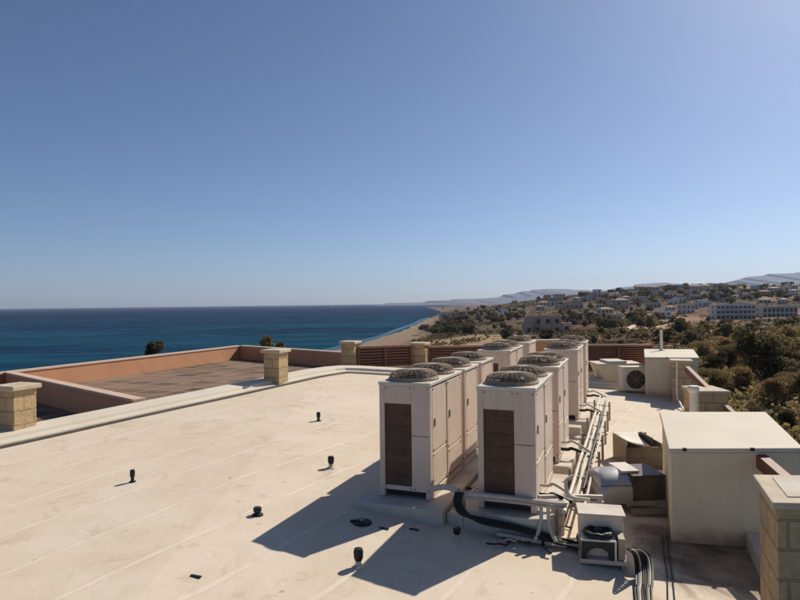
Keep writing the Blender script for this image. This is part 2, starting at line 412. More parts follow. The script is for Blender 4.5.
def blob(x, y, cx, cy, rx, ry): return max(0.0, 1 - ((x - cx) / rx) ** 2 - ((y - cy) / ry) ** 2)
def build_terrain():
    nx, ny = 200, 190; vs = []; fs = []; red = []; tan = []; sand = []
    for j in range(ny + 1):
        y = 6 * (14000 / 6) ** (j / ny)
        for i in range(nx + 1):
            x = y * (-1.1 + 2.4 * i / nx) + (i - nx / 2) * 0.25
            z = land(x, y); vs.append((x, y, z))
            px = 400 + 600 * x / y
            s = x - interp(CY, CX, y) + 6 * nz(x, y, 25, 9)
            sand.append((1 - sm((s - (18 - 10 * sm((y - 300) / 150))) / (28 - 16 * sm((y - 300) / 150)))) * (1 - 0.7 * sm((y - 600) / 250)))
            r_ = sm((px - 545) / 50) * sm((y - 45) / 30) * (1 - sm((y - 300) / 120)) * sm(0.75 + 1.6 * nz(x, y, 60, 7))
            r_ = max(r_, 0.8 * sm(2.6 * nz(x, y, 90, 11) + 0.2) if y > 260 else 0); red.append(r_)
            t_ = max(blob(x, y, 98, 205, 30, 30), blob(x, y, 127, 215, 26, 28), 0.8 * blob(x, y, 10, 185, 32, 55), 0.0)
            t_ = max(sm(t_ * 3), sm(2.0 * nz(x, y, 55, 12) - 0.35) if y > 120 else 0); tan.append(t_)
    for j in range(ny):
        for i in range(nx):
            a = j * (nx + 1) + i; fs.append((a, a + 1, a + nx + 2, a + nx + 1))
    me = bpy.data.meshes.new('terrain'); me.from_pydata(vs, [], fs); me.update()
    me.polygons.foreach_set('use_smooth', [True] * len(me.polygons))
    for nm, dat in (('red_soil', red), ('dry_field', tan), ('sand', sand)):
        at = me.attributes.new(nm, 'FLOAT', 'POINT'); at.data.foreach_set('value', dat)
    q = NT('hill_ground').set(0.95, 0, 0.15); p = q.pos()
    def attr(nm): a = q.n('ShaderNodeAttribute'); a.attribute_name = nm; return a.outputs['Fac']
    n1 = q.noise(p, 0.03, 8, 0.7); n2 = q.noise(p, 0.25, 6, 0.7); n3 = q.noise(p, 1.5, 5, 0.6)
    base = q.ramp(n1, [(0.35, (0.034, 0.026, 0.014)), (0.47, (0.075, 0.050, 0.028)), (0.58, (0.17, 0.105, 0.06)), (0.70, (0.11, 0.052, 0.032))])
    base = q.mix(q.ramp(n2, [(0.45, 0.0), (0.62, 0.85)]), base, (0.045, 0.038, 0.018))
    x, y, z = q.sep(p)
    st = q.math('SINE', q.math('ADD', q.math('MULTIPLY', y, 0.85), q.math('MULTIPLY', n1, 26)))
    rc = q.mix(q.ramp(st, [(0.35, 0.0), (0.65, 1.0)]), (0.085, 0.028, 0.016), (0.23, 0.095, 0.05))
    rc = q.mix(q.ramp(n2, [(0.5, 0.0), (0.66, 0.9)]), rc, (0.05, 0.035, 0.018))
    a = q.mix(attr('red_soil'), base, rc)
    tc = q.mix(q.ramp(n2, [(0.35, 0.0), (0.7, 1.0)]), (0.40, 0.27, 0.14), (0.26, 0.17, 0.09))
    a = q.mix(attr('dry_field'), a, tc)
    sc_ = q.mix(q.ramp(n2, [(0.35, 0.0), (0.7, 1.0)]), (0.30, 0.215, 0.14), (0.21, 0.145, 0.09))
    a = q.mix(attr('sand'), a, sc_)
    a = q.mix(q.ramp(n3, [(0.55, 0.0), (0.72, 0.5)]), a, (0.06, 0.045, 0.025)); q.col(a)
    q.bump(q.math('ADD', n2, q.math('MULTIPLY', n3, 0.3)), 0.8, 0.8)
    me.materials.append(q.mat); o = link('terrain', me); o['kind'] = 'structure'
build_terrain()

def build_sea():
    mb = MB(); X0, X1, Y0, Y1 = -11000, 12500, -400, 12500
    mb.add([(X0, Y0, SEA), (X1, Y0, SEA), (X1, Y1, SEA), (X0, Y1, SEA)], [(0, 1, 2, 3)])
    q = NT('sea_water').set(0.6, 0, 0.0); p = q.pos()
    m1 = q.mapping(p, sc=(0.25, 1, 1)); bands = q.noise(m1, 0.012, 6, 0.62, 0.4); fine = q.noise(q.mapping(p, sc=(0.35, 1, 1)), 0.09, 6, 0.65)
    x, y, z = q.sep(p)
    dist = q.n('ShaderNodeVectorMath', operation='LENGTH'); q.l(p, dist.inputs[0])
    far = q.ramp(q.math('DIVIDE', dist.outputs['Value'], 3000.0), [(0.05, 0.0), (0.5, 1.0)])
    near = q.mix(q.ramp(bands, [(0.38, 0.0), (0.62, 1.0)]), (0.005, 0.030, 0.062), (0.008, 0.062, 0.105))
    deep = q.mix(q.ramp(bands, [(0.38, 0.0), (0.62, 1.0)]), (0.005, 0.013, 0.045), (0.006, 0.024, 0.068))
    a = q.mix(far, near, deep)
    a = q.mix(q.ramp(fine, [(0.45, 0.0), (0.75, 0.5)]), a, (0.012, 0.085, 0.125))
    # shallow turquoise water and foam lines along the shore, from the distance to the coast line
    q.col(a); q.bump(q.math('ADD', bands, fine), 0.35, 1.2)
    gl = q.n('ShaderNodeBsdfGlossy'); gl.inputs['Roughness'].default_value = 0.3
    ms = q.n('ShaderNodeMixShader'); q.l(q.math('MULTIPLY', q.ramp(fine, [(0.4, 0.2), (0.7, 1.0)]), 0.07), ms.inputs[0]); q.l(q.b.outputs[0], ms.inputs[1]); q.l(gl.outputs[0], ms.inputs[2])
    q.l(ms.outputs[0], q.t.nodes['Material Output'].inputs['Surface'])
    o = mb.build('sea', q.mat); o['kind'] = 'structure'
    # shallows: a paler strip of water along the beach, 4 mm up
    vs = []; fs = []
    ys = [60 + 12 * k for k in range(64)]
    for yy in ys:
        c = interp(CY, CX, yy)
        for k, off in enumerate((-8, -1)):
            vs.append((c + off + (2 if k else 4) * nz(c, yy, 90, 8 + k), yy, SEA + 0.05))
    for i in range(len(ys) - 1): fs.append((2*i, 2*i+1, 2*i+3, 2*i+2))
    q = NT('shallow_water').set(0.4, 0, 0.2); p = q.pos(); n1 = q.noise(p, 0.07, 5, 0.6)
    q.col(q.ramp(n1, [(0.35, (0.008, 0.060, 0.095)), (0.58, (0.014, 0.080, 0.115)), (0.72, (0.06, 0.13, 0.16))]))
    o = MB().add(vs, fs).build('shallow_water', q.mat); o['kind'] = 'structure'
build_sea()

def far_ridge(name, D, prof, c, depth):
    vs = []; fs = []; n = len(prof); rows = 44; xs = []
    a0, a1 = prof[0][0], prof[-1][0]; m = 170
    for i in range(m + 1):
        px = a0 + (a1 - a0) * i / m; py = interp([q[0] for q in prof], [q[1] for q in prof], px)
        top = At(px, py, D)
        for j in range(rows + 1):
            t = j / rows; y = D - depth + 2 * depth * t; k = 1 - abs(2 * t - 1)
            x = top.x + depth * 0.18 * nz(px * 30, t * 900, 300, 21); h = top.z - SEA
            hh = h * k * (1 + (1 - k) * (0.10 * nz(x, y, 1100, 24)))
            vs.append((x, y, SEA - 3 + hh + 3 * k))
    for i in range(m):
        for j in range(rows):
            a = i * (rows + 1) + j; fs.append((a, a + rows + 1, a + rows + 2, a + 1))
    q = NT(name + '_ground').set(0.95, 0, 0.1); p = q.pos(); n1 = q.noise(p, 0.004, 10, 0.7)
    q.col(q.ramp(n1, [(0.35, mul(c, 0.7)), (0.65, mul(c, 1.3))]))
    o = MB().add(vs, fs).build(name, q.mat, smooth=True); o['kind'] = 'structure'
far_ridge('hills', 7500, [(395, 303.4), (430, 301.8), (455, 300), (480, 298.3), (500, 296.2), (512, 293.6), (524, 291), (536, 289.4), (548, 288.9), (560, 290.3),
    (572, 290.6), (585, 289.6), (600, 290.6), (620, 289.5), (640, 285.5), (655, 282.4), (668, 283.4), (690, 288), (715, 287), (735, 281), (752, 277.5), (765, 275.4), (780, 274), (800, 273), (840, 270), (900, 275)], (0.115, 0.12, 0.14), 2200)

# haze: even air between the camera and the far hills
def build_haze():
    mb = MB().box(-11200, 12700, -500, 12700, SEA - 60, 480)
    mt = bpy.data.materials.new('air'); mt.use_nodes = True; t = mt.node_tree
    t.nodes.remove(t.nodes['Principled BSDF']); v = t.nodes.new('ShaderNodeVolumePrincipled')
    v.inputs['Color'].default_value = (0.62, 0.74, 1.0, 1); v.inputs['Density'].default_value = 6.5e-5; v.inputs['Anisotropy'].default_value = 0.2
    t.links.new(v.outputs[0], t.nodes['Material Output'].inputs['Volume'])
    o = mb.build('haze', mt); o['kind'] = 'stuff'
    tag(o, 'thin bluish sea haze over the bay and far hills', 'haze')
build_haze()

# ------------------------------------------------------------------ the roof and its kerbs
A = G(0, 448); B = G(346, 373)
kd = (B - A); kd.z = 0; kd.normalize(); kn = Vector((-kd.y, kd.x, 0))          # kn points outwards (left)
A0 = A - kd * 9
def xy(p): return (p.x, p.y)
KR = G(741, 525, 0.15)                                                          # far end of the right kerb
right0 = KR - RV * 9
BR = Vector((12.5, 22.8, 0)); BL = B + kn * 0.0
back_l = B + kd * 0.45 + kn * 0.75
roof_poly = [xy(A0 + kn * 0.9), xy(A0 - kn * 0) if False else (A0.x, A0.y - 0.001), (right0.x + 0.35, right0.y), xy(KR + UV * 0.35), xy(KR + UV * 0.35 + RV * ((22.8 - KR.y) / RV.y)), (3.0, 23.6), xy(back_l), ]
mb = MB().prism(roof_poly, -9.5, gz); roof = mb.build('roof', M['roof']); roof['kind'] = 'structure'
import bmesh
bm = bmesh.new(); bm.from_mesh(roof.data)                        # fold the deck where its fall begins
bmesh.ops.bisect_plane(bm, geom=bm.verts[:] + bm.edges[:] + bm.faces[:], plane_co=(-2.5, 0, 0), plane_no=(1, 0, 0))
for v in bm.verts:
    if v.co.z > -5: v.co.z = gz(v.co.x, v.co.y)
bm.to_mesh(roof.data); bm.free()

# left kerb: a low rounded upstand, with a step on its inner side
def kerb_strip(name, pts, prof, mat, bev=0.02):
    """prof: (offset outwards, height above the deck) swept along pts"""
    vs = []; fs = []; n = len(prof)
    for i, p in enumerate(pts):
        a = pts[max(i - 1, 0)]; b = pts[min(i + 1, len(pts) - 1)]; d = (b - a); d.z = 0; d.normalize(); nn = Vector((-d.y, d.x, 0))
        for o_, h in prof:
            q = p + nn * o_; vs.append((q.x, q.y, gz(p.x, p.y) + h))
    for i in range(len(pts) - 1):
        for k in range(n): fs.append((i*n+k, i*n+(k+1)%n, (i+1)*n+(k+1)%n, (i+1)*n+k))
    fs += [tuple(range(n)), tuple((len(pts)-1)*n + k for k in range(n - 1, -1, -1))]
    o = MB().add(vs, fs).build(name, mat, bevel=bev); o['kind'] = 'structure'; return o
kp = [A0 + (B - A0) * (i / 14) + kn * 0.03 * nz(i, 0, 2, 3) for i in range(15)]

kp2 = kp[:-1] + [B - kd * 0.3, B + Vector((0.05, -0.05, 0)), B + Vector((0.45, 0.02, 0)), B + Vector((9.5, 0.3, 0))]
kerb_strip('roof_kerb', kp2, [(0, -0.3), (0, 0.07), (0.16, 0.09), (0.20, 0.17), (0.72, 0.20), (0.80, 0.16), (0.80, -3)], M['rendertop'])
# dark tube added to draw the shadow line at the kerb foot
cb = MB().tube(smooth_path([p - kn * 0.07 + Vector((0, 0, gz(0, 0) * 0 + 0.03 + gz(p.x, p.y) - p.z)) for p in kp[4:]], 3), 0.022, 6)
tag(cb.build('kerb_shadow_line', M['guarddark'], smooth=True), 'thin dark tube added as the shadow line along the foot of the long left roof kerb', 'kerb_shadow_line')
mb = MB()
mb.prism([xy(right0), xy(right0 + UV * 0.34), xy(KR + UV * 0.34), xy(KR)], -3, lambda x, y: gz(x, y) + 0.2)
o = mb.build('edge_kerb', M['plinth'], bevel=0.02); o['kind'] = 'structure'
# ------------------------------------------------------------------ lower terraces behind the kerb
ZT = HC - 2.2; ZF = HC - 2.92
c0 = Hz(5, 372, ZT); c1 = Hz(240, 345.5, ZT); c2 = Hz(147, 402, ZT); c3 = Hz(341, 352, ZT)
dv = (c2 - c0).normalized(); dw = (c1 - c0).normalized()
tp = [c0 - dw * 14 - dv * 0.2, c1 - dv * 0.2, c3 + dv * 3, c2 + dv * 4.5 - dw * 14]
mb = MB().prism([xy(p) for p in reversed(tp)], ZF - 8, ZF); o = mb.build('terrace_floor', M['tiles']); o['kind'] = 'structure'
def wall(name, a, b, th, h, label, cat='wall', mat='peach', side=1):
    d = (b - a); d.z = 0; L = d.length; ang = math.atan2(d.y, d.x)
    t = thing(name, label, cat, (a.x, a.y, a.z - h), ang)
    MB().box(0, L, 0 if side > 0 else -th, th if side > 0 else 0, 0, h - 0.07).build('wall_body', M[mat], t)
    MB().box(-0.03, L + 0.03, (0 if side > 0 else -th) - 0.03, (th if side > 0 else 0) + 0.03, h - 0.068, h).build('coping', M['coping'], t, bevel=0.01)
    return t
wall('parapet_wall', c0 - dw * 12, c1, 0.25, 0.74, 'long sunlit peach parapet wall facing the sea at the far side of the tiled terraces', side=1)
tk = (0.83 - (c0 - A).dot(kn)) / dv.dot(kn)
wall('parapet_wall', c0, c0 + dv * tk, 0.25, 0.74, 'shaded peach dividing wall running between the two tiled terraces', side=1)
wall('parapet_wall', c1, c3 + dv * 0.1, 0.25, 0.74, 'dark shaded peach parapet wall closing the right end of the tiled terrace', side=1)

# stone piers
def pier(name, px0, px1, pyt, pyb, Y, label, capx=0.07, deep=None, rz=-ANG, group='stone piers along the roof edges'):
    a = At(px0, pyt, Y); b = At(px1, pyt, Y); base = At(px0, pyb, Y)
    wv = (b.x - a.x) * 0.80; dp = deep or wv
    h = a.z - base.z
    mid = (a + b) / 2
    t = thing(name, label, 'pier', (mid.x, mid.y + dp / 2, base.z - 0.15), rz, group)
    MB().box(-wv/2, wv/2, -dp/2, dp/2, 0, h + 0.15 - 0.1).build('shaft', M['stone'], t, bevel=0.012)
    MB().box(-wv/2 - capx, wv/2 + capx, -dp/2 - capx, dp/2 + capx, h + 0.052, h + 0.15).build('cap', M['stonecap'], t, bevel=0.02)
    return t
p_ = G(16, 430, 0.18); pier('stone_pier', -7, 24, 386, 432, p_.y, 'yellow sandstone pier with flat cap standing on the left kerb at the photo edge')
p_ = G(274, 380, 0.18); pier('stone_pier', 263, 285, 350, 382, p_.y, 'sandstone pier with cap standing on the kerb in front of the shaded end wall')
PL = At(349.5, 366, 21.9); PR = At(419.5, 364, 22.9)
pier('stone_pier', 341, 358.5, 341.5, 367, 21.9, 'sandstone pier at the corner between the terrace end wall and the slatted fence')
pier('stone_pier', 411, 428.5, 343, 366, 22.9, 'sandstone pier in the middle of the brown slatted fence')

# brown slat fence
def fence(a, b, h, label, n=7, lean=0.0):
    d = (b - a); d.z = 0; L = d.length
    t = thing('slat_fence', label, 'fence', (a.x, a.y, min(a.z, b.z)), math.atan2(d.y, d.x))
    mb = MB()
    for k in range(n):
        z = h * (k + 0.4) / n; mb.box(0, L, -0.02 + 0.015 * (k % 2), 0.02 + 0.015 * (k % 2), z, z + h / n * 0.62)
    mb.build('slat_panel', M['wood'], t)
    MB().box(0, L, 0.05, 0.075, 0, h * 0.97).build('backing', M['dark'], t)
    MB().box(-0.02, L + 0.02, -0.06, 0.08, h * 0.975, h + 0.05).build('top_rail', M['woodlight'], t, bevel=0.01)
    m = max(2, int(L / 1.8))
    for k in range(m + 1):
        MB().box(L * k / m - 0.04, L * k / m + 0.04, -0.075, -0.022, 0, h).build('post', M['wood'], t)
    return t
fa, fb = At(358.5, 366, 22.1), At(411, 365, 22.8)
fence(fa, fb, At(358.5, 346, 22.1).z - fa.z, 'brown slatted fence between the two sandstone piers on the far roof edge')
fa, fb = At(428.5, 365, 23.0), At(534, 363, 23.4)
fence(fa, fb, At(428.5, 347, 23.0).z - fa.z, 'brown slatted fence running behind the left row of air conditioning units')
fa, fb = At(586, 371, 23.3), At(652, 371, 23.0)
fence(fa, fb, At(586, 345.5, 23.3).z - fa.z, 'dark red slatted fence behind the tapered cream tank on the far roof edge', n=11)
a_, b_ = At(533, 340, 23.2), At(584, 340, 23.2)
wall('parapet_wall', a_, b_, 0.3, 1.1, 'short peach parapet wall glimpsed between the far ends of the two unit rows', side=1)

# ------------------------------------------------------------------ condensing units
UW, UH = 0.75, 1.60
def fan_guard_mesh():
    mb = MB(); prof = [(0.36, 0.0), (0.36, 0.03), (0.352, 0.06), (0.335, 0.088), (0.31, 0.106), (0.285, 0.116), (0.26, 0.122), (0.235, 0.126), (0.21, 0.129), (0.185, 0.131), (0.16, 0.133), (0.135, 0.134), (0.11, 0.135), (0.085, 0.135)]
    for r_, z in prof:
        mb.tube([(r_ * math.cos(a * math.pi / 12), r_ * math.sin(a * math.pi / 12), z) for a in range(24)], 0.007, 4, closed=True)
    for k in range(24):
        a = 2 * math.pi * k / 24
        mb.tube([(r_ * math.cos(a), r_ * math.sin(a), z) for r_, z in prof], 0.006, 4, cap=False)
    mb.lathe([(0.085, 0.130), (0.085, 0.142), (0.0, 0.146)], 14)
    return mb.mesh('fan_guard', M['guard'])
def shroud_mesh():
    mb = MB(); prof = [(0.385, 0.0), (0.385, 0.02), (0.37, 0.045), (0.35, 0.045), (0.335, 0.0), (0.335, -0.05)]
    seg = 28; vs = []; fs = []
    for r_, z in prof:
        for k in range(seg): a = 2*math.pi*k/seg; vs.append((r_*math.cos(a), r_*math.sin(a), z))
    for i in range(len(prof) - 1):
        for k in range(seg): fs.append((i*seg+k, i*seg+(k+1)%seg, (i+1)*seg+(k+1)%seg, (i+1)*seg+k))
    return mb.add(vs, fs).mesh('fan_shroud', M['guard'])
def fan_mesh():
    mb = MB(); mb.lathe([(0.09, -0.02), (0.09, 0.06), (0.06, 0.075)], 14)
    for k in range(4):
        a = k * math.pi / 2; vs = []
        for r_ in (0.08, 0.2, 0.31):
            w_ = 0.35 + r_ * 0.8
            for s_, z in ((-1, 0.0), (1, 0.05)):
                vs.append((r_ * math.cos(a + s_ * w_ / 2), r_ * math.sin(a + s_ * w_ / 2), z)); 
        vs += [(x, y, z - 0.006) for x, y, z in vs]
        mb.add(vs, [(0,1,3,2), (2,3,5,4), (6,8,9,7), (8,10,11,9), (0,2,8,6), (2,4,10,8), (1,7,9,3), (3,9,11,5), (4,5,11,10), (0,6,7,1)])
    return mb.mesh('fan', M['dark'])
ME = dict(guard=fan_guard_mesh(), shroud=shroud_mesh(), fan=fan_mesh())
RND = random.Random(4)
def unit(L, loc, label, group, nf):
    t = thing('condenser_unit', label, 'air conditioner', loc, -ANG, group)
    th = 0.03
    MB().box(0.024, UW - 0.024, th + 0.002, L - 0.012, 0.12, UH - 0.052).build('gap_shade_core', M['coil'], t)  # brown core puts the shade of the panel gaps into its colour
    mb = MB().box(0.022, UW - 0.022, L - 0.01, L, 0.10, UH - 0.05)
    mb.box(0, 0.078, 0, th, 0.10, UH - 0.05).box(0.478, UW, 0, th, 0.10, UH - 0.05)
    mb.box(0.078, 0.478, 0, th, UH - 0.30, UH - 0.05).box(0.078, 0.478, 0, th, 0.10, 0.16)
    mb.box(0, 0.022, th, L, 0.10, UH - 0.05)
    mb.box(UW - 0.022, UW, th, 0.10, 0.10, UH - 0.05).box(UW - 0.022, UW, L - 0.07, L, 0.10, UH - 0.05)
    mb.build('casing', M['unit'], t, bevel=0.006)
    c = MB().box(0.083, 0.473, 0.018, th - 0.002, 0.165, UH - 0.305).build('coil', M['coil'], t)
    mb = MB()
    for k in range(9): mb.tube([(0.083 + 0.39 * (k + 0.5) / 9, 0.012, 0.165), (0.083 + 0.39 * (k + 0.5) / 9, 0.012, UH - 0.305)], 0.0025, 4)
    for k in range(6): mb.tube([(0.083, 0.011, 0.30 + k * 0.17), (0.473, 0.011, 0.30 + k * 0.17)], 0.003, 4)
    mb.build('coil_guard', M['coil'], c)
    # access panels on the sunny long side
    n = nf; y0 = 0.125; step = (L - 0.085 - y0) / n
    for k in range(n):
        ya, yb = y0 + k * step, y0 + (k + 1) * step - (0.055 if k < n - 1 else 0.0)
        zs_ = 0.52 if (k + n) % 2 else 0.62
        for za, zb_ in ((0.125, zs_ - 0.008), (zs_ + 0.008, UH - 0.07)):
            d_ = 0.006 * (k % 2)
            p = MB().box(UW - 0.026, UW - 0.004 + d_, ya, yb, za, zb_).build('access_panel', M['unit_panel'], t, bevel=0.006)
            for y_ in (ya + 0.03, yb - 0.03):
                for z_ in (za + 0.03, zb_ - 0.03): MB().box(UW - 0.006, UW + 0.003 + d_, y_ - 0.009, y_ + 0.009, z_ - 0.009, z_ + 0.009).build('screw', M['guarddark'], p)
            if zb_ > 1.0: MB().box(UW - 0.006, UW + 0.012 + d_, ya + 0.07, ya + 0.10, 0.98, 1.09).build('handle', M['steel'], p)
        if k < n - 1: MB().box(UW - 0.023, UW + 0.004, yb + 0.019, yb + 0.036, 0.11, UH - 0.052).build('mullion', M['unit_panel'], t)
    for x_ in (0.10, 0.46, 0.52, 0.72):
        for z_ in (0.13, UH - 0.08): MB().box(x_ - 0.008, x_ + 0.008, -0.004, 0.004, z_ - 0.008, z_ + 0.008).build('screw', M['guarddark'], t)
    MB().box(0.47, 0.73, -0.004, 0.002, 0.86, 0.868).build('panel_seam', M['coil'], t)
    MB().box(-0.012, UW + 0.012, -0.012, L + 0.012, UH - 0.048, UH).build('top_cover', M['unit_top'], t, bevel=0.008)
    for s_ in (0.0, UW - 0.07):
        MB().box(s_, s_ + 0.07, 0.0, L, 0.0, 0.098).build('base_rail', M['unit'], t, bevel=0.006)
    MB().box(0.072, UW - 0.072, 0.08, L - 0.08, 0.03, 0.118).build('base_pan', M['dark'], t)
    for k in range(nf):
        s = link('fan_shroud', ME['shroud'], t); s.location = (UW / 2, L * (k + 0.5) / nf, UH + 0.002)
        sx = min(1.0, (L / nf) * 0.5 / 0.385); s.scale = (0.95, min(1.1, max(0.9, sx)), 1)
        g = link('fan_guard', ME['guard'], s); g.location = (0, 0, 0.03); g.scale = (1, 1, 0.78); g.rotation_euler = (0, 0, RND.uniform(0, 1))
        f = link('fan', ME['fan'], s); f.location = (0, 0, -0.0); f.rotation_euler = (0, 0, RND.uniform(0, 6))
    return t
ZB1 = HC - 1.10 - UH
R1 = Vector((-0.31, 8.47, ZB1)); R2 = Vector((1.0, 7.90, ZB1))
g1 = 'rooftop condensing units in the left row'; g2 = 'rooftop condensing units in the right row'
for s, e, lab, nf in ((0, 1.64, 'nearest cream condensing unit of the left row with brown side coil', 2),
                      (1.82, 2.78, 'cream condensing unit second from the front in the left row, its side half shaded', 1),
                      (3.0, 4.03, 'narrow cream condensing unit third from the front in the left row', 1),
                      (5.8, 7.56, 'cream condensing unit beyond the wide gap in the left row', 2),
                      (8.5, 9.75, 'farthest cream condensing unit of the left row near the peach wall', 1)):
    unit(e - s, R1 + RV * s, lab, g1, nf)
for s, e, lab, nf in ((0, 1.76, 'nearest cream condensing unit of the right row behind the black hoses', 2),
                      (2.57, 4.26, 'cream condensing unit second from the front in the right row beside the white pipes', 2),
                      (6.45, 8.1, 'cream condensing unit third from the front in the right row, past the gap', 2),
                      (8.94, 10.0, 'farthest cream condensing unit of the right row at the back of the roof', 1)):
    unit(e - s, R2 + RV * s, lab, g2, nf)

# plinths under the rows
def plinth(o, u0, u1, r0, r1, ztop, label):
    poly = [xy(o + UV * u0 + RV * r0), xy(o + UV * u1 + RV * r0), xy(o + UV * u1 + RV * r1), xy(o + UV * u0 + RV * r1)]
    p0 = Vector((*poly[0], 0)); mb = MB().prism([(x - p0.x, y - p0.y) for x, y in poly], -0.6, 0)
    ob = mb.build('plinth', M['plinth'], bevel=0.02); ob.location = (p0.x, p0.y, ztop); tag(ob, label, 'plinth', 'concrete plinths under the units'); return ob
plinth(R1, -0.28, 1.02, -0.34, 4.3, ZB1 - 0.004, 'long pale plinth under the front units of the left row')
plinth(R1, -0.2, 1.0, 5.6, 10.0, ZB1 - 0.004, 'pale plinth under the two farthest units of the left row')
plinth(R2, -0.25, 0.98, -0.18, 1.95, ZB1 - 0.004, 'stained plinth under the nearest unit of the right row')
plinth(R2, -0.1, 0.95, 2.4, 4.4, ZB1 - 0.004, 'plinth under the second unit of the right row')
plinth(R2, -0.1, 0.95, 6.3, 10.2, ZB1 - 0.004, 'plinth under the two farthest units of the right row')

plinth(R1, 1.03, 1.41, -0.22, 4.2, ZB1 - 0.07, 'lower stained strip of plinth in the gap between the two unit rows')
# white lagged pipes along the right row, on brackets
def dk(x, y, h): return Vector((x, y, gz(x, y) + h))
t = thing('pipe_run', 'run of white lagged pipes on brackets along the sunny side of the right unit row', 'pipes', dk(2.1, 8.0, 0), 0)
inv = Vector(t.location)
pa = R2 + UV * 1.10 + RV * 0.35
def run(off, h, r, ra, rb, wob):
    pts = []
    for k in range(12):
        s_ = ra + (rb - ra) * k / 11; p = R2 + UV * (off + wob * math.sin(k * 1.7)) + RV * s_; pts.append(dk(p.x, p.y, h + 0.006 * math.sin(k * 2.3)) - inv)
    return pts
for off, h, r_, ra, rb in ((1.10, 0.42, 0.026, -0.1, 9.6), (1.17, 0.405, 0.016, 0.6, 9.2), (1.25, 0.41, 0.014, 1.0, 8.6), (1.31, 0.40, 0.017, 0.2, 9.0), (1.17, 0.33, 0.018, 0.3, 7.4), (1.05, 0.25, 0.02, 0.2, 8.0), (1.22, 0.22, 0.014, 0.5, 9.4)):
    MB().tube(smooth_path(run(off, h, r_, ra, rb, 0.006), 2), r_, 8).build('pipe', M['black'] if off in (1.25, 1.22) else M['pipe'], t, smooth=True)
for s_ in (0.4, 1.7, 3.0, 4.3, 5.6, 6.9, 8.2):
    p = R2 + UV * 1.0 + RV * s_; q = R2 + UV * 1.36 + RV * s_
    mb = MB(); zz = 0.355
    mb.bar(dk(p.x, p.y, zz) - inv, dk(q.x, q.y, zz) - inv, 0.04, 0.03)
    for u in (p, q): mb.bar(dk(u.x, u.y, 0.0) - inv, dk(u.x, u.y, 0.46) - inv, 0.035, 0.035)
    mb.build('bracket', M['steel'], t)
# branch pipes from each unit to the run
def branch(s_, lab):
    t = thing('branch_pipe', lab, 'pipes', (0, 0, 0), 0, 'short branch pipes from the right row')
    p = R2 + UV * 0.74 + RV * s_; t.location = p; z0 = 0.16
    for k in range(2):
        a = Vector((0, 0, z0 + 0.1 * k)) + RV * 0.1 * k; e = UV * (0.42 + 0.08 * k) + RV * (0.1 * k + 0.05)
        pts = [a, a + UV * 0.12, a + UV * 0.2 + Vector((0, 0, 0.02)), Vector((e.x, e.y, 0.17 + gz(p.x + e.x, p.y + e.y) - p.z + 0.24))]
        MB().tube(smooth_path(pts, 5), 0.028 - 0.008 * k, 8).build('pipe', M['pipe'] if k else M['black'], t, smooth=True)
branch(0.3, 'branch pipes leaving the nearest unit of the right row'); branch(2.9, 'branch pipes leaving the second unit of the right row')
branch(6.8, 'branch pipes leaving the third unit of the right row'); branch(9.1, 'branch pipes leaving the farthest unit of the right row')
# small plinth blocks beside the row
for px, py, w_, h_, lab in ((552, 446, 0.34, 0.34, 'small pale block beside the second unit of the right row'), (574, 424, 0.3, 0.22, 'small pale block under the pipes past the second unit'),
                            (586, 410, 0.34, 0.2, 'small pale block near the farthest unit of the right row')):
    p = G(px, py + 12); ob = MB().box(-w_/2, w_/2, -w_/2, w_/2, -0.1, h_).build('support_block', M['plinth'], bevel=0.015)
    ob.location = p; ob.rotation_euler = (0, 0, -ANG); tag(ob, lab, 'block', 'support blocks along the pipe run')

# trunking and black hoses in front of the right row
a = At(456, 493, 7.80); b = At(560, 504, 7.52); c = At(596, 500, 7.4)
tr = thing('pipe_trunking', 'beige lagged pipes running level in front of the nearest unit of the right row', 'pipes', a)
for dz, dy, r_ in ((0, 0, 0.024), (-0.045, -0.01, 0.019), (0.0, 0.06, 0.022)):
    pts = [Vector((0, dy, dz)), (b - a) * 0.5 + Vector((0, dy, dz + 0.008)), b - a + Vector((0, dy, dz)), b - a + Vector((0.10, dy + 0.12, dz - 0.01)), b - a + Vector((0.12, dy + 0.3, dz - 0.12))]
    MB().tube(smooth_path(pts, 6), r_, 8).build('pipe', M['pipe'], tr, smooth=True)
for f_ in (0.08, 0.97):
    p = (b - a) * f_; g_ = gz(a.x + p.x, a.y + p.y) - a.z
    MB().bar((p.x, p.y + 0.03, g_), (p.x, p.y + 0.03, p.z - 0.05), 0.04, 0.04).build('bracket', M['steel'], tr)
a2, b2 = At(538, 497, 7.75), At(602, 497, 8.05)
tr = thing('pipe_trunking', 'short pair of sunlit beige pipes running right towards the round silver duct', 'pipes', a2)
for dz, dy in ((0, 0), (-0.07, -0.03)):
    pts = [Vector((0, dy, dz)), (b2 - a2) * 0.5 + Vector((0, dy, dz + 0.01)), b2 - a2 + Vector((0, dy, dz))]
    MB().tube(smooth_path(pts, 4), 0.03, 8).build('pipe', M['pipe'], tr, smooth=True)
for f_ in (0.3, 0.9):
    p = (b2 - a2) * f_; g_ = gz(a2.x + p.x, a2.y + p.y) - a2.z
    MB().box(p.x - 0.06, p.x + 0.06, p.y - 0.1, p.y + 0.08, g_ - 0.05, p.z - 0.1).build('support', M['plinth'], tr, bevel=0.01)
hl = ['thickest black insulated hose looping down at the left end of the beige pipes', 'middle black hose of the bundle sagging in front of the right row plinth', 'thin black hose lying lowest in front of the right row plinth']
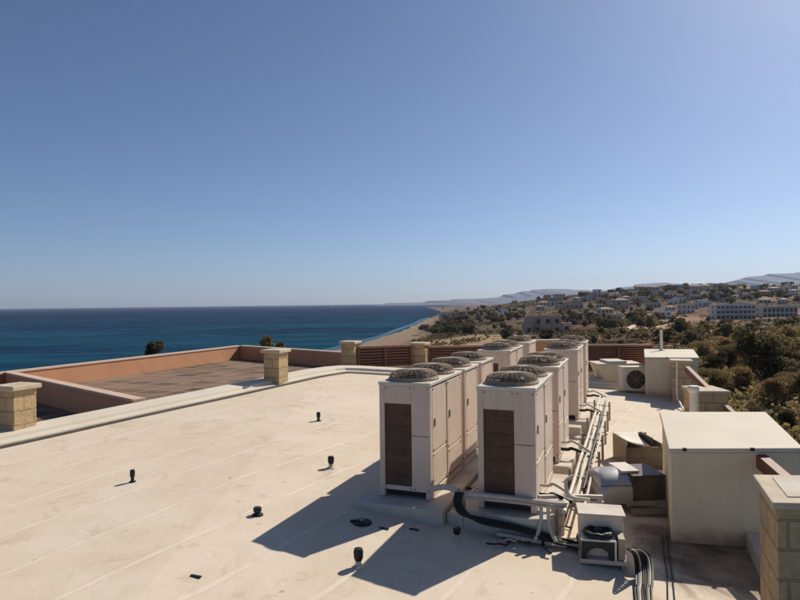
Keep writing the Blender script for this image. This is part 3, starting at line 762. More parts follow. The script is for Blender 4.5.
for k in range(3):
    o_ = 0.03 * k
    pts = [At(457 + 3 * k, 492, 7.72 - o_), At(455 + 3 * k, 502 + k, 7.68 - o_), At(461 + 4 * k, 513 + k, 7.62 - o_), At(482, 519 + 2.0 * k, 7.58 - o_), At(515, 526 + 2.0 * k, 7.5 - o_), At(545, 535 + 2 * k, 7.36 - o_), G(567, 541 + 2.5 * k, 0.05), G(584, 545 + 3 * k, 0.06)]
    ob = MB().tube([p - pts[0] for p in smooth_path(pts, 7)], (0.026, 0.022, 0.017)[k], 8).build('insulated_hose', M['black'], smooth=True)
    ob.location = pts[0]; tag(ob, hl[k], 'hose', 'black hoses in front of the right row')
pts = [G(497, 534, 0.05), G(520, 538, 0.05), G(548, 543, 0.05), G(570, 546, 0.05), G(583, 546, 0.06)]
ob = MB().tube([p - pts[0] for p in smooth_path(pts, 6)], 0.026, 8).build('drain_pipe', M['pipe'], smooth=True); ob.location = pts[0]
tag(ob, 'pale drain pipe lying on the roof below the black hoses', 'pipe')
rc = random.Random(12)
def loose(p, n, spread, r_, m_, label, nm='loose_hose', h0=0.03, grp='loose hoses lying about the unit rows'):
    pts = [Vector(p)]; d = Vector((rc.uniform(-1, 1), rc.uniform(-1, 1), 0)).normalized()
    for k in range(n):
        d = (d + Vector((rc.uniform(-0.9, 0.9), rc.uniform(-0.9, 0.9), 0))).normalized(); q_ = pts[-1] + d * spread * (0.6 if nm == 'loose_cable' else 1)
        q_.z = p.z + rc.uniform(0, 0.05); pts.append(q_)
    ob = MB().tube([q_ - pts[0] for q_ in smooth_path(pts, 5)], r_, 7).build(nm, m_, smooth=True); ob.location = pts[0]; tag(ob, label, 'hose', grp)
zp = ZB1 - 0.04
for k, (u_, r2) in enumerate(((1.2, 0.25), (1.15, 0.8), (1.25, 1.3), (1.2, 1.9), (1.18, 2.6))):
    p = R1 + UV * u_ + RV * r2; p.z = zp; loose(p, 4, 0.17, 0.02 if k % 2 else 0.028, M['black'] if k % 2 else M['pipe'], 'loose pipe offcut or hose in the gap between the two unit rows', grp='hoses in the gap between the rows')
for k, (px, py) in enumerate(((556, 470), (566, 462), (572, 448), (580, 436), (590, 424), (586, 474), (578, 490), (566, 515), (556, 528), (572, 528))):
    loose(G(px, py, 0.03), 4, 0.15, 0.012 + 0.006 * (k % 3), M['black'] if k % 2 else M['pipe'], 'short loose hose lying among the pipes beside the right unit row', grp='loose hoses beside the right row')
for k, (px, py, w_) in enumerate(((549, 475, 0.16), (560, 455, 0.14), (568, 480, 0.2), (553, 515, 0.2), (566, 505, 0.14), (578, 440, 0.13), (590, 470, 0.12), (543, 530, 0.16), (575, 462, 0.12))):
    p = G(px, py); ob = MB().box(-w_ * 0.7, w_ * 0.7, -w_ / 2, w_ / 2, -0.03, w_ * rc.uniform(0.3, 0.6)).build('rubble_block', M['plinth'] if k % 3 else M['wood'], bevel=0.012)
    ob.location = p; ob.rotation_euler = (rc.uniform(-0.1, 0.1), rc.uniform(-0.1, 0.1), rc.uniform(0, 3)); tag(ob, 'small broken block left on the deck beside the right unit row', 'block', 'broken blocks beside the right row')
for k, (px, py) in enumerate(((500, 539), (512, 541), (528, 542), (550, 546), (566, 548), (540, 541), (522, 541))):
    loose(G(px, py, 0.025), 5, 0.14, 0.008 + 0.004 * (k % 3), M['black'] if k % 3 else M['pipe'], 'thin cable curling on the deck in front of the right row plinth', 'loose_cable', grp='thin cables before the right row plinth')
pts = [At(431, 489, 8.0), At(445, 487, 7.95), At(459, 491, 7.8)]
ob = MB().tube([p - pts[0] for p in smooth_path(pts, 5)], 0.04, 8).build('pipe_end', M['pipe'], smooth=True); ob.location = pts[0]; tag(ob, 'thick pale pipe end sticking out between the two nearest units', 'pipe')
# loops of pipe between the trunking and the open fan
for k, (p0, p1, p2, p3, lab) in enumerate((((548, 507), (549, 522), (552, 534), (556, 542), 'pale vertical pipe bend beside the beige pipes'), ((541, 506), (541, 520), (538, 533), (535, 540), 'second pale pipe bend dropping behind the black hoses'),
        ((572, 476), (566, 482), (570, 496), (590, 500), 'pale looped pipe beside the round metal duct'))):
    Y = (7.42, 7.46, 7.9)[k]
    pts = [At(*p0, Y), At(*p1, Y - 0.05), At(*p2, Y - 0.1), At(*p3, Y - 0.15)]
    ob = MB().tube([p - pts[0] for p in smooth_path(pts, 6)], 0.024, 8).build('pipe_bend', M['pipe'], smooth=True); ob.location = pts[0]; tag(ob, lab, 'pipe', 'loose pipe bends')

# ------------------------------------------------------------------ round duct fan and its dark box
base = G(612, 512); Yd = base.y
t = thing('exhaust_fan', 'round silver exhaust duct with cream flange on a dark motor box', 'exhaust fan', base, R(4))
L_ = lambda px, py, Y=Yd: At(px, py, Y) - base
zc = 0.30; rr = 0.31
mb = MB(); prof = []
cx0, cx1 = L_(598, 490).x, L_(633, 490).x
ztop = L_(615, 474).z; zbot = 0.12
# drum: arched section swept sideways, rounded at its left end
n = 12; vs = []; fs = []; secs = [(-0.02, 0.55), (0.02, 0.8), (0.07, 0.93), (0.14, 1.0), (cx1 - cx0, 1.0)]
for sx, k in secs:
    for i in range(n + 1):
        a_ = math.pi * i / n; vs.append((cx0 + sx, 0.34 - 0.36 * math.cos(a_) * (0.85 + 0.15 * k), zbot + (ztop - zbot) * (0.35 + 0.65 * math.sin(a_)) * (k if 0 < i < n else k * 0.9)))
    vs.append((cx0 + sx, 0.70, zbot)); vs.append((cx0 + sx, -0.02, zbot))
m_ = n + 3
for j in range(len(secs) - 1):
    for i in range(m_): fs.append((j*m_+i, (j+1)*m_+i, (j+1)*m_+(i+1)%m_, j*m_+(i+1)%m_))
fs += [tuple(range(m_)), tuple((len(secs)-1)*m_ + i for i in range(m_ - 1, -1, -1))]
mb.add(vs, fs).build('drum', M['silver'], t, smooth=True)
mb = MB().tube([(cx0 + 0.03 + (cx1 - cx0 - 0.03) * k / 6, -0.03 + 0.012 * math.sin(k), zbot + (ztop - zbot) * 0.62) for k in range(7)], 0.006, 5)
mb.build('band', M['dark'], t)
MB().box(cx1 - 0.10, cx1 + 0.17, 0.12, 0.60, ztop - 0.03, ztop + 0.004).build('flange', M['unit_top'], t, bevel=0.008)
MB().box(cx1 + 0.004, L_(668, 490).x, 0.0, 0.62, 0.16, ztop - 0.035).build('motor_box', M['ductdark'], t, bevel=0.01)
x1 = L_(669, 490).x
MB().box(cx1 - 0.1, x1 + 0.02, -0.05, 0.68, 0.085, 0.155).build('base_rail', M['steel'], t, bevel=0.005)
MB().box(cx1 - 0.06, x1 - 0.02, -0.16, -0.06, 0.0, 0.07).build('base_rail', M['steel'], t, bevel=0.005)
for sx in (cx0 + 0.05, cx1 - 0.06): MB().box(sx, sx + 0.06, 0.05, 0.6, -0.1, zbot).build('foot', M['steel'], t)
# open dark box with a sagging cream cover behind
p0 = At(626, 468, 9.6); t = thing('duct_box', 'dark open duct box with a sagging cream cover, against the big white box', 'duct', G(627, 468)); base = Vector(t.location)
xl, xr = 0.0, (At(664, 468, base.y) - base).x; zt = (At(627, 441, base.y) - base).z
MB().box(xl, xr, 0.0, 0.04, -0.1, zt - 0.12).build('front_panel', M['ductdark'], t)
MB().box(xl, xl + 0.03, 0.045, 0.72, -0.1, zt).box(xr - 0.03, xr, 0.045, 0.72, -0.1, zt - 0.06).box(xl + 0.032, xr - 0.032, 0.68, 0.72, -0.1, zt).build('side_panels', M['guard'], t)
vs = []; fs = []
for i in range(13):
    u = i / 12
    for j in range(5):
        v_ = j / 4; vs.append((xl - 0.01 + (xr * 0.68) * u, 0.03 + 0.66 * v_, zt + 0.01 - 0.12 * math.sin(u * math.pi / 2) * (1 - v_)))
for i in range(12):
    for j in range(4): a_ = i * 5 + j; fs.append((a_, a_ + 5, a_ + 6, a_ + 1))
o = MB().add(vs, fs).build('cover', M['pipe'], t, smooth=True); sdf = o.modifiers.new('thick', 'SOLIDIFY'); sdf.thickness = 0.012
MB().box(xr * 0.70, xr * 0.74, 0.05, 0.6, zt - 0.08, zt + 0.04).build('rib', M['dark'], t)

# ------------------------------------------------------------------ stripped outdoor unit on the deck, with a loose fan
pA = G(582, 565); pB = G(627, 572)
t = thing('outdoor_unit', 'stripped old outdoor unit with an arched opening in its dark front, under a loose fan', 'air conditioner', pA, math.atan2(pB.y - pA.y, pB.x - pA.x))
W_ = (pB - pA).length; zt = (At(590, 526, pA.y + 0.25) - pA).z; zb = (At(590, 504, pA.y + 0.62) - pA).z
zs = (At(582, 541, pA.y) - pA).z
MB().box(-0.02, W_ + 0.02, 0.0, 0.64, 0.02, 0.07).build('base_tray', M['unit'], t, bevel=0.006)
mb = MB().box(0, W_, 0.26, 0.62, 0.072, zb)
mb.build('rear_body', M['unit_panel'], t, bevel=0.008)
mb = MB().box(-0.02, W_ + 0.03, 0.245, 0.64, zb + 0.002, zb + 0.02); mb.build('top_lid', M['unit_top'], t, bevel=0.005)
# front shell: shelf, cheeks and dark front with an arch
MB().box(-0.01, W_ - 0.11, 0.0, 0.256, zs + 0.002, zs + 0.022).build('shelf', M['white'], t, bevel=0.005)
arch = []; wA = W_ - 0.13
N = 14
for i in range(N + 1):
    a_ = math.pi * i / N; arch.append((wA / 2 - 0.13 * math.cos(a_), 0.09 + 0.115 * math.sin(a_)))
poly = [(0, 0.075)] + [(arch[0][0], 0.075)] + arch + [(arch[-1][0], 0.075), (wA, 0.075), (wA, zs), (0, zs)]
vs = [(x, 0.005, z) for x, z in poly] + [(x, 0.022, z) for x, z in poly]; k = len(poly)
MB().add(vs, [tuple(range(k)), tuple(range(2 * k - 1, k - 1, -1))] + [(i, i + k, (i + 1) % k + k, (i + 1) % k) for i in range(k)]).build('front_plate', M['dark'], t)
MB().box(0.06, wA - 0.06, 0.10, 0.12, 0.075, 0.24).build('inner_panel', M['pipe'], t)
MB().box(wA, wA + 0.022, 0.0, 0.25, 0.075, zs).build('cheek', M['white'], t)
MB().box(-0.012, 0.0, 0.023, 0.25, 0.075, zs).build('cheek', M['steel'], t)
MB().box(W_ - 0.085, W_ - 0.01, 0.03, 0.256, 0.075, zs + 0.04).build('side_panel', M['stonecap'], t, bevel=0.006)
fx = (At(604, 528, pA.y + 0.13) - pA).x
f = thing('loose_fan', 'black fan wheel resting on top of the stripped outdoor unit', 'fan', t.matrix_basis @ Vector((wA * 0.5 + 0.02, 0.15, zs + 0.03)), 0.2)
mb = MB().tube([(0.145 * math.cos(a_ * math.pi / 12), 0.13 * math.sin(a_ * math.pi / 12), 0.03 + 0.006 * math.sin(a_ * 2.1)) for a_ in range(24)], 0.034, 8, closed=True); mb.build('ring', M['black'], f, smooth=True)
mb = MB().lathe([(0.05, 0.0), (0.05, 0.06), (0.03, 0.075)], 14)
for k in range(5):
    a_ = k * 2 * math.pi / 5; mb.bar((0.03 * math.cos(a_), 0.03 * math.sin(a_), 0.02), (0.125 * math.cos(a_), 0.115 * math.sin(a_), 0.035), 0.07, 0.008)
mb.build('blades', M['dark'], f)
for sx in (0.02, W_ - 0.06): MB().box(sx, sx + 0.04, 0.0, 0.6, -0.05, 0.018).build('foot', M['steel'], t)

# cable bundle to the right of it
c0_ = G(633, 540); t = thing('cable_bundle', 'bundle of black cables and pale hoses hanging down beside the stripped outdoor unit', 'cables', c0_)
for k in range(8):
    x = k * 2.3
    pts = [G(627 + k * 0.5, 549, 0.22), G(630 + x * 0.6, 550, 0.34 - 0.012 * k), G(634 + x * 0.95, 556, 0.27 - 0.012 * k), G(636 + x, 570, 0.10), G(636 + x, 584, 0.05), G(635 + x, 590, 0.025 + 0.01 * (k % 3)), G(636 + x * 0.95, 610, 0.025), G(634 + x * 0.9, 690, 0.025)]
    m_ = M['pipe'] if k in (2, 6) else M['black']
    MB().tube([p - c0_ for p in smooth_path(pts, 6)], 0.012 + 0.004 * (k % 2), 6).build('cable', m_, t, smooth=True)
for px0, px1, lab in ((667, 675, 'thin dark cable running over the deck below the big white box, right one of two'), (662, 668, 'thin dark cable running over the deck below the big white box, left one of two')):
    pts = [G(px0, 535, 0.012), G(px0 + 2, 556, 0.012), G(px0 + 5, 575, 0.012), G(px1, 605, 0.012), G(px1 + 3, 660, 0.012)]
    ob = MB().tube([p - pts[0] for p in smooth_path(pts, 5)], 0.007, 5).build('cable', M['black']); ob.location = pts[0]; tag(ob, lab, 'cable')

# ------------------------------------------------------------------ white plastered boxes
def plaster_box(name, q, zbot_h, label, nails):
    """q: four top corners front-left, front-right, back-right, back-left"""
    zt = q[0].z; c = q[0]; t = thing(name, label, 'roof box', (c.x, c.y, zt - 3.4))
    pl = [(p.x - c.x, p.y - c.y) for p in q]
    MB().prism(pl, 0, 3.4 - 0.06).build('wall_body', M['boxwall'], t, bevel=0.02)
    cx = sum(p[0] for p in pl) / 4; cy = sum(p[1] for p in pl) / 4
    MB().prism([(x + 0.03 * (1 if x > cx else -1), y + 0.03 * (1 if y > cy else -1)) for x, y in pl], 3.4 - 0.058, 3.4).build('roof_slab', M['rendertop'], t, bevel=0.015)
    mb = MB()
    for f_ in nails:
        x = pl[0][0] + (pl[1][0] - pl[0][0]) * f_; y = pl[0][1] + (pl[1][1] - pl[0][1]) * f_; mb.box(x - 0.02, x + 0.02, y - 0.06, y - 0.032, 3.4 - 0.03, 3.4 + 0.012)
    mb.build('fixing', M['dark'], t)
    return t
zt = At(670, 448, 7.75).z
q = [Hz(670, 448, zt), Hz(800, 447.5, zt), Hz(765, 412, zt), Hz(662, 412, zt)]
plaster_box('roof_box', q, 0, 'large cream plastered roof box with a flat pale top at the right', (0.10, 0.62))
G2 = G(645, 395); zt2 = At(645, 356.5, G2.y).z
q2 = [Hz(645, 357, zt2), Hz(698, 357.5, zt2), Hz(693, 349.3, zt2), Hz(645, 349, zt2)]
plaster_box('roof_box', q2, 0, 'smaller cream plastered roof box with an upright post, behind the small outdoor unit', (0.4,))
pz = Hz(661.5, 350.5, zt2)
t = thing('antenna_post', 'short white post standing on the smaller plastered roof box', 'post', pz)
hp = At(661.5, 330, pz.y).z - pz.z
MB().lathe([(0.075, 0), (0.075, 0.03), (0.05, 0.04), (0.05, hp - 0.03), (0.055, hp)], 12).build('shaft', M['white'], t, smooth=True)
MB().box(-0.1, 0.1, -0.1, 0.1, -0.02, 0.012).build('foot_plate', M['steel'], t)

# small outdoor unit facing the camera
pa, pb = G(622.5, 392.5), G(650, 392.5)
t = thing('outdoor_unit', 'small cream outdoor unit with a round black fan facing the camera', 'air conditioner', pa, 0)
W2 = pb.x - pa.x; h2 = At(622.5, 367, pa.y).z - pa.z
MB().box(0, W2, 0.012, 0.42, 0.05, h2 - 0.03).build('casing', M['unit_panel'], t, bevel=0.02)
MB().box(-0.01, W2 + 0.01, 0.0, 0.43, h2 - 0.028, h2).build('top_lid', M['unit_top'], t, bevel=0.01)
m = Matrix.Translation((W2 * 0.42, 0.012, h2 * 0.5)) @ Matrix.Rotation(R(90), 4, 'X')
mb = MB(); mb.m = m; mb.lathe([(0.30, -0.02), (0.30, 0.012), (0.0, 0.014)], 28); fo = mb.build('fan_opening', M['dark'], t)
mb = MB(); mb.m = m
for r_ in (0.06, 0.12, 0.18, 0.24, 0.30): mb.tube([(r_ * math.cos(k * math.pi / 14), r_ * math.sin(k * math.pi / 14), 0.025) for k in range(28)], 0.006, 4, closed=True)
for k in range(8): mb.tube([(0, 0, 0.028), (0.3 * math.cos(k * math.pi / 4), 0.3 * math.sin(k * math.pi / 4), 0.024)], 0.006, 4)
mb.build('grille', M['guard'], fo)
for sx in (0.06, W2 - 0.14): MB().box(sx, sx + 0.08, 0.03, 0.4, -0.08, 0.048).build('foot', M['steel'], t)
# tapered tank
pa, pb = G(605, 386), G(640, 386)
t = thing('tapered_tank', 'cream tank with sloping sides and a flat lid, left of the small outdoor unit', 'tank', pa, 0)
Wt = pb.x - pa.x; ht = At(605, 365, pa.y).z - pa.z; lx = (At(598, 365, pa.y) - pa).x; rx = (At(641, 365, pa.y) - pa).x
vs = [(0.1, 0, -0.1), (Wt, 0, -0.1), (Wt, 0.9, -0.1), (0.1, 0.9, -0.1), (lx, -0.02, ht), (rx, -0.02, ht), (rx, 0.95, ht), (lx, 0.95, ht)]
MB().add(vs, [(0,3,2,1),(4,5,6,7),(0,1,5,4),(1,2,6,5),(2,3,7,6),(3,0,4,7)]).build('tank_body', M['render'], t, bevel=0.02)
MB().box(lx - 0.04, rx + 0.04, -0.06, 0.99, ht + 0.002, ht + 0.05).build('lid', M['rendertop'], t, bevel=0.01)
MB().box(lx + 0.35, lx + 1.0, 0.0, 0.9, ht + 0.052, ht + 0.13).build('hatch', M['rendertop'], t, bevel=0.01)
# low white upstand at the back edge
p = G(589, 385); ob = MB().box(0, 0.62, 0, 0.8, -0.2, 0.18).build('low_upstand', M['rendertop'], bevel=0.02); ob.location = p; tag(ob, 'low pale upstand on the deck behind the right unit row', 'upstand')

# stone piers, timbers and vent pipe on the right edge
pp = G(684, 398); Yp = pp.y - 1.3
pier('stone_pier', 674, 696, 360.5, 400, 18.2, 'tall sandstone pier with white cap in front of the smaller plastered box', capx=0.05)
a = At(698, 391, 15.2); b = At(731, 391, 15.2)
t = thing('stone_pier', 'broad low sandstone pier with pale top behind the large plastered box', 'pier', (a.x, a.y, a.z - 2.2), -R(3), 'stone piers along the roof edges')
Wp = b.x - a.x
MB().box(0.03, Wp - 0.08, 0.03, 0.95, 0, 2.2 - 0.08).build('shaft', M['stone'], t, bevel=0.012)
MB().box(-0.02, Wp - 0.03, -0.03, 1.0, 2.2 - 0.078, 2.2).build('cap', M['stonecap'], t, bevel=0.015)
p = Hz(693.5, 411.5, At(693, 411, 12.0).z); base = Vector((p.x, p.y, gz(p.x, p.y))); hv = At(693.5, 385, 12.0).z - base.z
t = thing('vent_pipe', 'white vent pipe with a mushroom cap behind the large plastered box', 'vent pipe', base)
MB().lathe([(0.075, 0), (0.075, hv - 0.12)], 14).build('shaft', M['white'], t, smooth=True)
MB().lathe([(0.085, hv - 0.14), (0.11, hv - 0.10), (0.115, hv - 0.05), (0.09, hv - 0.01), (0.03, hv)], 14).build('cap', M['white'], t, smooth=True)
def beam(p0, p1, w_, label):
    ob = MB().bar(Vector((0, 0, 0)), p1 - p0, w_, w_ * 1.3).build('timber_beam', M['wood'], bevel=0.008); ob.location = p0; tag(ob, label, 'beam', 'red brown timber beams on the right edge')
    return ob
beam(At(687, 369, 17.3), At(712, 394, 15.6), 0.13, 'red brown timber beam leaning from the tall pier down to the low pier')
beam(At(726, 408, 15.1), At(737, 418, 14.2), 0.12, 'stub of red brown timber beam jutting from the low sandstone pier')
beam(At(760, 460, 7.75), At(806, 500, 6.6), 0.13, 'red brown timber beam jutting from the large plastered box above the near pier')
# white drain pipe up against the tall pier
pts = [At(677, 362, 17.9), At(677, 395, 17.8), At(680, 403, 17.3), G(684, 411, 0.03)]
ob = MB().tube([p - pts[0] for p in smooth_path(pts, 5)], 0.03, 8).build('drain_pipe', M['white'], smooth=True); ob.location = pts[0]; tag(ob, 'white drain pipe running down the tall sandstone pier', 'pipe')

# near stone pier
zc_ = At(753, 475, 6.2).z; p1 = Hz(753, 475, zc_); p2 = Hz(772, 502.5, zc_)
t = thing('stone_pier', 'large near sandstone pier with a pale chipped cap at the right photo edge', 'pier', (p2.x, p2.y, zc_ - 2.6), -R(6), 'stone piers along the roof edges')
dl = (p1 - p2).length
off = 0.05
lv = Matrix.Rotation(R(6), 4, 'Z') @ (p1 - p2)
sk = lv.x / lv.y
def quad(x0, x1, y0, y1): return [(x0 + sk * y0, y0), (x1 + sk * y0, y0), (x1 + sk * y1, y1), (x0 + sk * y1, y1)]
MB().prism(quad(off, 1.1, off, dl - off), 0, 2.6 - 0.13).build('shaft', M['stone'], t, bevel=0.012)
MB().prism(quad(off - 0.015, 1.12, off - 0.015, dl - off + 0.01), 2.6 - 0.128, 2.6 - 0.065).build('neck', M['stone'], t, bevel=0.01)
MB().prism(quad(0, 1.15, 0, dl), 2.6 - 0.063, 2.6).build('cap', M['stonecap'], t, bevel=0.015)
MB().prism(quad(0.17, 1.0, 0.16, dl - 0.12), 2.6 + 0.002, 2.6 + 0.008).build('cap_inset', M['plinth'], t)

# ------------------------------------------------------------------ vents and bits on the deck
def vent(px, py, hp, rp, label, foot=False, cap=True, name='roof_vent'):
    b = G(px, py); t = thing(name, label, 'vent', b, 0, 'small black vent stubs on the roof')
    k = b.y / 600; h = hp * k; r_ = rp * k
    MB().lathe([(r_ * 1.5, -0.01), (r_ * 1.4, 0.012), (r_ * 0.72, 0.02), (r_ * 0.7, h * 0.6)], 12).build('stub', M['pipe'] if foot else M['black'], t, smooth=True)
    MB().lathe([(r_ * 0.75, h * 0.35), (r_ * 1.0, h * 0.48), (r_ * 1.08, h * 0.8), (r_ * 0.9, h * 0.97), (r_ * 0.4, h)], 12).build('cowl', M['black'], t, smooth=True)
vent(132.5, 482, 12.5, 2.3, 'black vent stub standing alone at the left of the open roof')
vent(318.5, 421, 9, 1.9, 'small black vent stub farthest from the camera, near the kerb')
vent(331, 468, 12, 3.0, 'black capped vent stub just before the tip of the unit shadow', True)
vent(257.5, 515, 8, 4.0, 'squat black vent stub at the left corner of the big shadow')
vent(358.5, 567, 19, 4.6, 'tall black capped vent with pale foot between the two large shadows', True)
vent(457, 538, 11, 3.6, 'black and white capped stub in shadow before the right row plinth', True)
p = G(362, 523); t = thing('roof_drain', 'dark roof drain with a pale bolt in the shadow before the left row plinth', 'drain', p)
MB().lathe([(0.13, 0), (0.12, 0.02), (0.06, 0.03)], 14).build('flange', M['black'], t); MB().lathe([(0.03, 0.03), (0.03, 0.07), (0.02, 0.08)], 10).build('bolt', M['steel'], t)
MB().bar((-0.15, 0.02, 0.02), (0.02, 0.0, 0.025), 0.05, 0.03).build('strap', M['black'], t)
for px, py, lab in ((385, 529, 'small dark scrap of membrane in the shadow before the left row plinth'), (415, 530, 'flat dark scrap on the deck between the two shadows'), (197, 577, 'short dark twig lying on the open roof in the foreground')):
    p = G(px, py); ob = MB().bar((-0.07, 0.02, 0.012), (0.05, -0.02, 0.01), 0.03, 0.012).build('debris', M['black'], bevel=0.003); ob.location = p; tag(ob, lab, 'debris')

# ------------------------------------------------------------------ plants
def crown_mesh(name, mat, seed, n, rx, rz, leaf, lobes=7, z0=0.0, tall=False):
    r = random.Random(seed); L = []
    for k in range(lobes):
        a = r.uniform(0, 6.28); d = r.uniform(0.1, 0.62) * (0.4 if tall else 1)
        L.append((Vector((math.cos(a) * d * rx, math.sin(a) * d * rx, z0 + rz * (r.uniform(0.25, 1.55) if not tall else 2 * (k + 0.4) / lobes))),
                  rx * r.uniform(0.24, 0.5) * ((1.25 - 0.9 * k / lobes) if tall else 1), rz * r.uniform(0.2, 0.42)))
    vs = []; fs = []
    for i in range(n):
        c, a, b = r.choice(L)
        while True:
            v = Vector((r.uniform(-1, 1), r.uniform(-1, 1), r.uniform(-1, 1)))
            if 0.05 < v.length < 1: break
        v = v.normalized() * (v.length ** 0.4)
        p = c + Vector((v.x * a, v.y * a, v.z * b)) * r.uniform(0.85, 1.12)
        if p.z < 0.02: p.z = r.uniform(0.02, 0.2) * rz
        nn = (v + Vector((r.uniform(-1, 1), r.uniform(-1, 1), r.uniform(-0.6, 1)))).normalized()
        x = nn.orthogonal().normalized(); y = nn.cross(x); ang = r.uniform(0, 6.28)
        x, y = x * math.cos(ang) + y * math.sin(ang), y * math.cos(ang) - x * math.sin(ang)
        s = leaf * r.uniform(0.6, 1.4); k0 = len(vs)
        vs += [p - x * s, p - y * s * 0.5, p + x * s, p + y * s * 0.5 + nn * s * 0.25]; fs.append((k0, k0+1, k0+2, k0+3))
    return MB().add(vs, fs).mesh(name, mat)
def trunk_mesh(name, h, r_, seed, limbs=4, spread=0.5):
    r = random.Random(seed); mb = MB()
    mb.tube([(0, 0, -0.4), (0.03 * h, 0, h * 0.4), (0.0, 0.04 * h, h)], [r_ * 1.2, r_ * 0.9, r_ * 0.5], 6)
    for k in range(limbs):
        a = k * 6.28 / limbs + r.uniform(0, 1); z = h * r.uniform(0.45, 0.8)
        mb.tube([(0, 0, z), (math.cos(a) * spread * h * 0.5, math.sin(a) * spread * h * 0.5, z + h * 0.3), (math.cos(a) * spread * h, math.sin(a) * spread * h, z + h * 0.5)], [r_ * 0.5, r_ * 0.35, r_ * 0.15], 5)
    return mb.mesh(name, M['bark'])
def leafy(name, label, cat, loc, rz, sc, crown, trunk, group):
    t = thing(name, label, cat, loc, rz, group); t.scale = sc if isinstance(sc, tuple) else (sc, sc, sc)
    link('crown', crown, t); link('trunk', trunk, t); return t
NC = [crown_mesh('crown_near', M[m_], 10 + i, 6500, 1.7, 1.25, 0.075, 17, 0.1) for i, m_ in enumerate(('leaf_dark', 'leaf_olive', 'leaf_dry', 'leaf_olive', 'leaf_dark'))]
NTk = [trunk_mesh('trunk_near', 1.6, 0.09, 30 + i, 5, 0.45) for i in range(2)]
near = [  # px, py of base, scale, variant, name, label
 (757, 424, 1.05, 0, 'shrub', 'round dark clipped shrub just beyond the large plastered box'),
 (785, 425, 0.9, 0, 'shrub', 'smaller dark shrub at the right edge beyond the large plastered box'),
 (716, 394, 1.7, 1, 'tree', 'bushy olive green tree behind the low sandstone pier'),
 (741, 388, 1.5, 2, 'shrub', 'golden dry shrub on the slope above the round dark shrub'),
 (775, 402, 1.5, 2, 'shrub', 'dry yellowish shrub above the smaller dark shrub at the right edge'),
 (798, 398, 1.6, 3, 'shrub', 'olive shrub cut by the right photo edge beyond the dry yellowish shrub'),
 (768, 379, 2.8, 4, 'tree', 'tall dark tree rising on the right slope above the dry shrubs'),
 (783, 372, 2.4, 3, 'tree', 'tall olive tree beside the dark one on the right slope'),
 (712, 374, 2.0, 4, 'tree', 'dark tree just right of the smaller plastered roof box'),
 (730, 370, 2.2, 1, 'tree', 'olive tree in the middle of the right hand thicket'),
 (748, 366, 1.9, 2, 'tree', 'dry golden tree in the thicket left of the tall dark tree'),
 (704, 360, 2.0, 1, 'tree', 'olive tree rising behind the smaller plastered roof box'),
 (724, 354, 2.2, 2, 'tree', 'dry golden tree at the back of the right hand thicket'),
 (798, 364, 2.8, 3, 'tree', 'large olive tree at the right photo edge on the slope'),
]
for i, (px, py, s, v, nm, lab) in enumerate(near):
    p = T(px, py, 22); s *= 0.47 if s < 2.3 else 0.66; leafy(nm, lab, nm, p, i * 1.3, (s, s, s * (1.35 if nm == 'tree' and s > 2.3 else 1.0)), NC[v], NTk[i % 2], 'shrubs and trees on the near right slope')
# tree tops showing over the terrace parapet
FC = [crown_mesh('crown_coast', M['leaf_dark'], 50, 1400, 1.5, 1.0, 0.14, 7), crown_mesh('crown_coast', M['leaf_olive'], 51, 1400, 1.2, 1.1, 0.14, 6)]
for px, pyt, Y, s, lab, k in ((153, 340.5, 62, 0.9, 'dark tree top showing above the long sunlit parapet wall', 0), (269, 335, 70, 0.85, 'small dark tree top showing above the shaded end wall', 1), (282, 341, 72, 0.6, 'low grey green tree top right of the small dark one above the end wall', 1)):
    p = At(px, pyt, Y); z0 = land(p.x, p.y); h = p.z - z0
    t = thing('tree', lab, 'tree', (p.x, p.y, z0)); 
    link('trunk', MB().tube([(0, 0, -0.5), (0.1, 0, h * 0.5), (0, 0, h - s * 0.6)], [0.22, 0.16, 0.08], 6).mesh('trunk', M['bark']), t)
    c = link('crown', FC[k], t); c.scale = (s, s, s); c.location = (0, 0, h - 1.9 * s)

# far trees: single meshes, many copies sharing a few crowns
def far_tree_mesh(name, mat, seed, n, rx, rz, leaf, z0, tall=False):
    me = crown_mesh(name, mat, seed, n, rx, rz, leaf, 6, z0, tall)
    return me
FT = {'round_d': far_tree_mesh('round_tree', M['leaf_dark'], 61, 420, 2.6, 1.9, 0.42, 0.2), 'round_o': far_tree_mesh('round_tree', M['leaf_olive'], 62, 420, 2.4, 1.7, 0.40, 0.2),
      'dry': far_tree_mesh('round_tree', M['leaf_dry'], 63, 320, 2.0, 1.1, 0.36, 0.1), 'cyp': far_tree_mesh('cypress', M['leaf_dark'], 64, 320, 1.3, 4.2, 0.36, 0.2, True),
      'flat': far_tree_mesh('pine', M['leaf_dark'], 65, 420, 3.6, 1.5, 0.45, 1.4)}
rr_ = random.Random(77)
def far_tree(px, py, kind, s, label, group, dmin=60):
    p = T(px, py, dmin)
    if p is None or p.z < SEA + 1.6: return
    o = link({'cyp': 'cypress_tree', 'flat': 'pine_tree', 'dry': 'shrub'}.get(kind, 'tree'), FT[kind])
    o.location = p; o.rotation_euler = (0, 0, rr_.uniform(0, 6.28)); o.scale = (s * rr_.uniform(0.8, 1.3), s * rr_.uniform(0.8, 1.3), s * rr_.uniform(0.8, 1.25))
    tag(o, label, {'cyp': 'cypress', 'dry': 'shrub'}.get(kind, 'tree'), group)
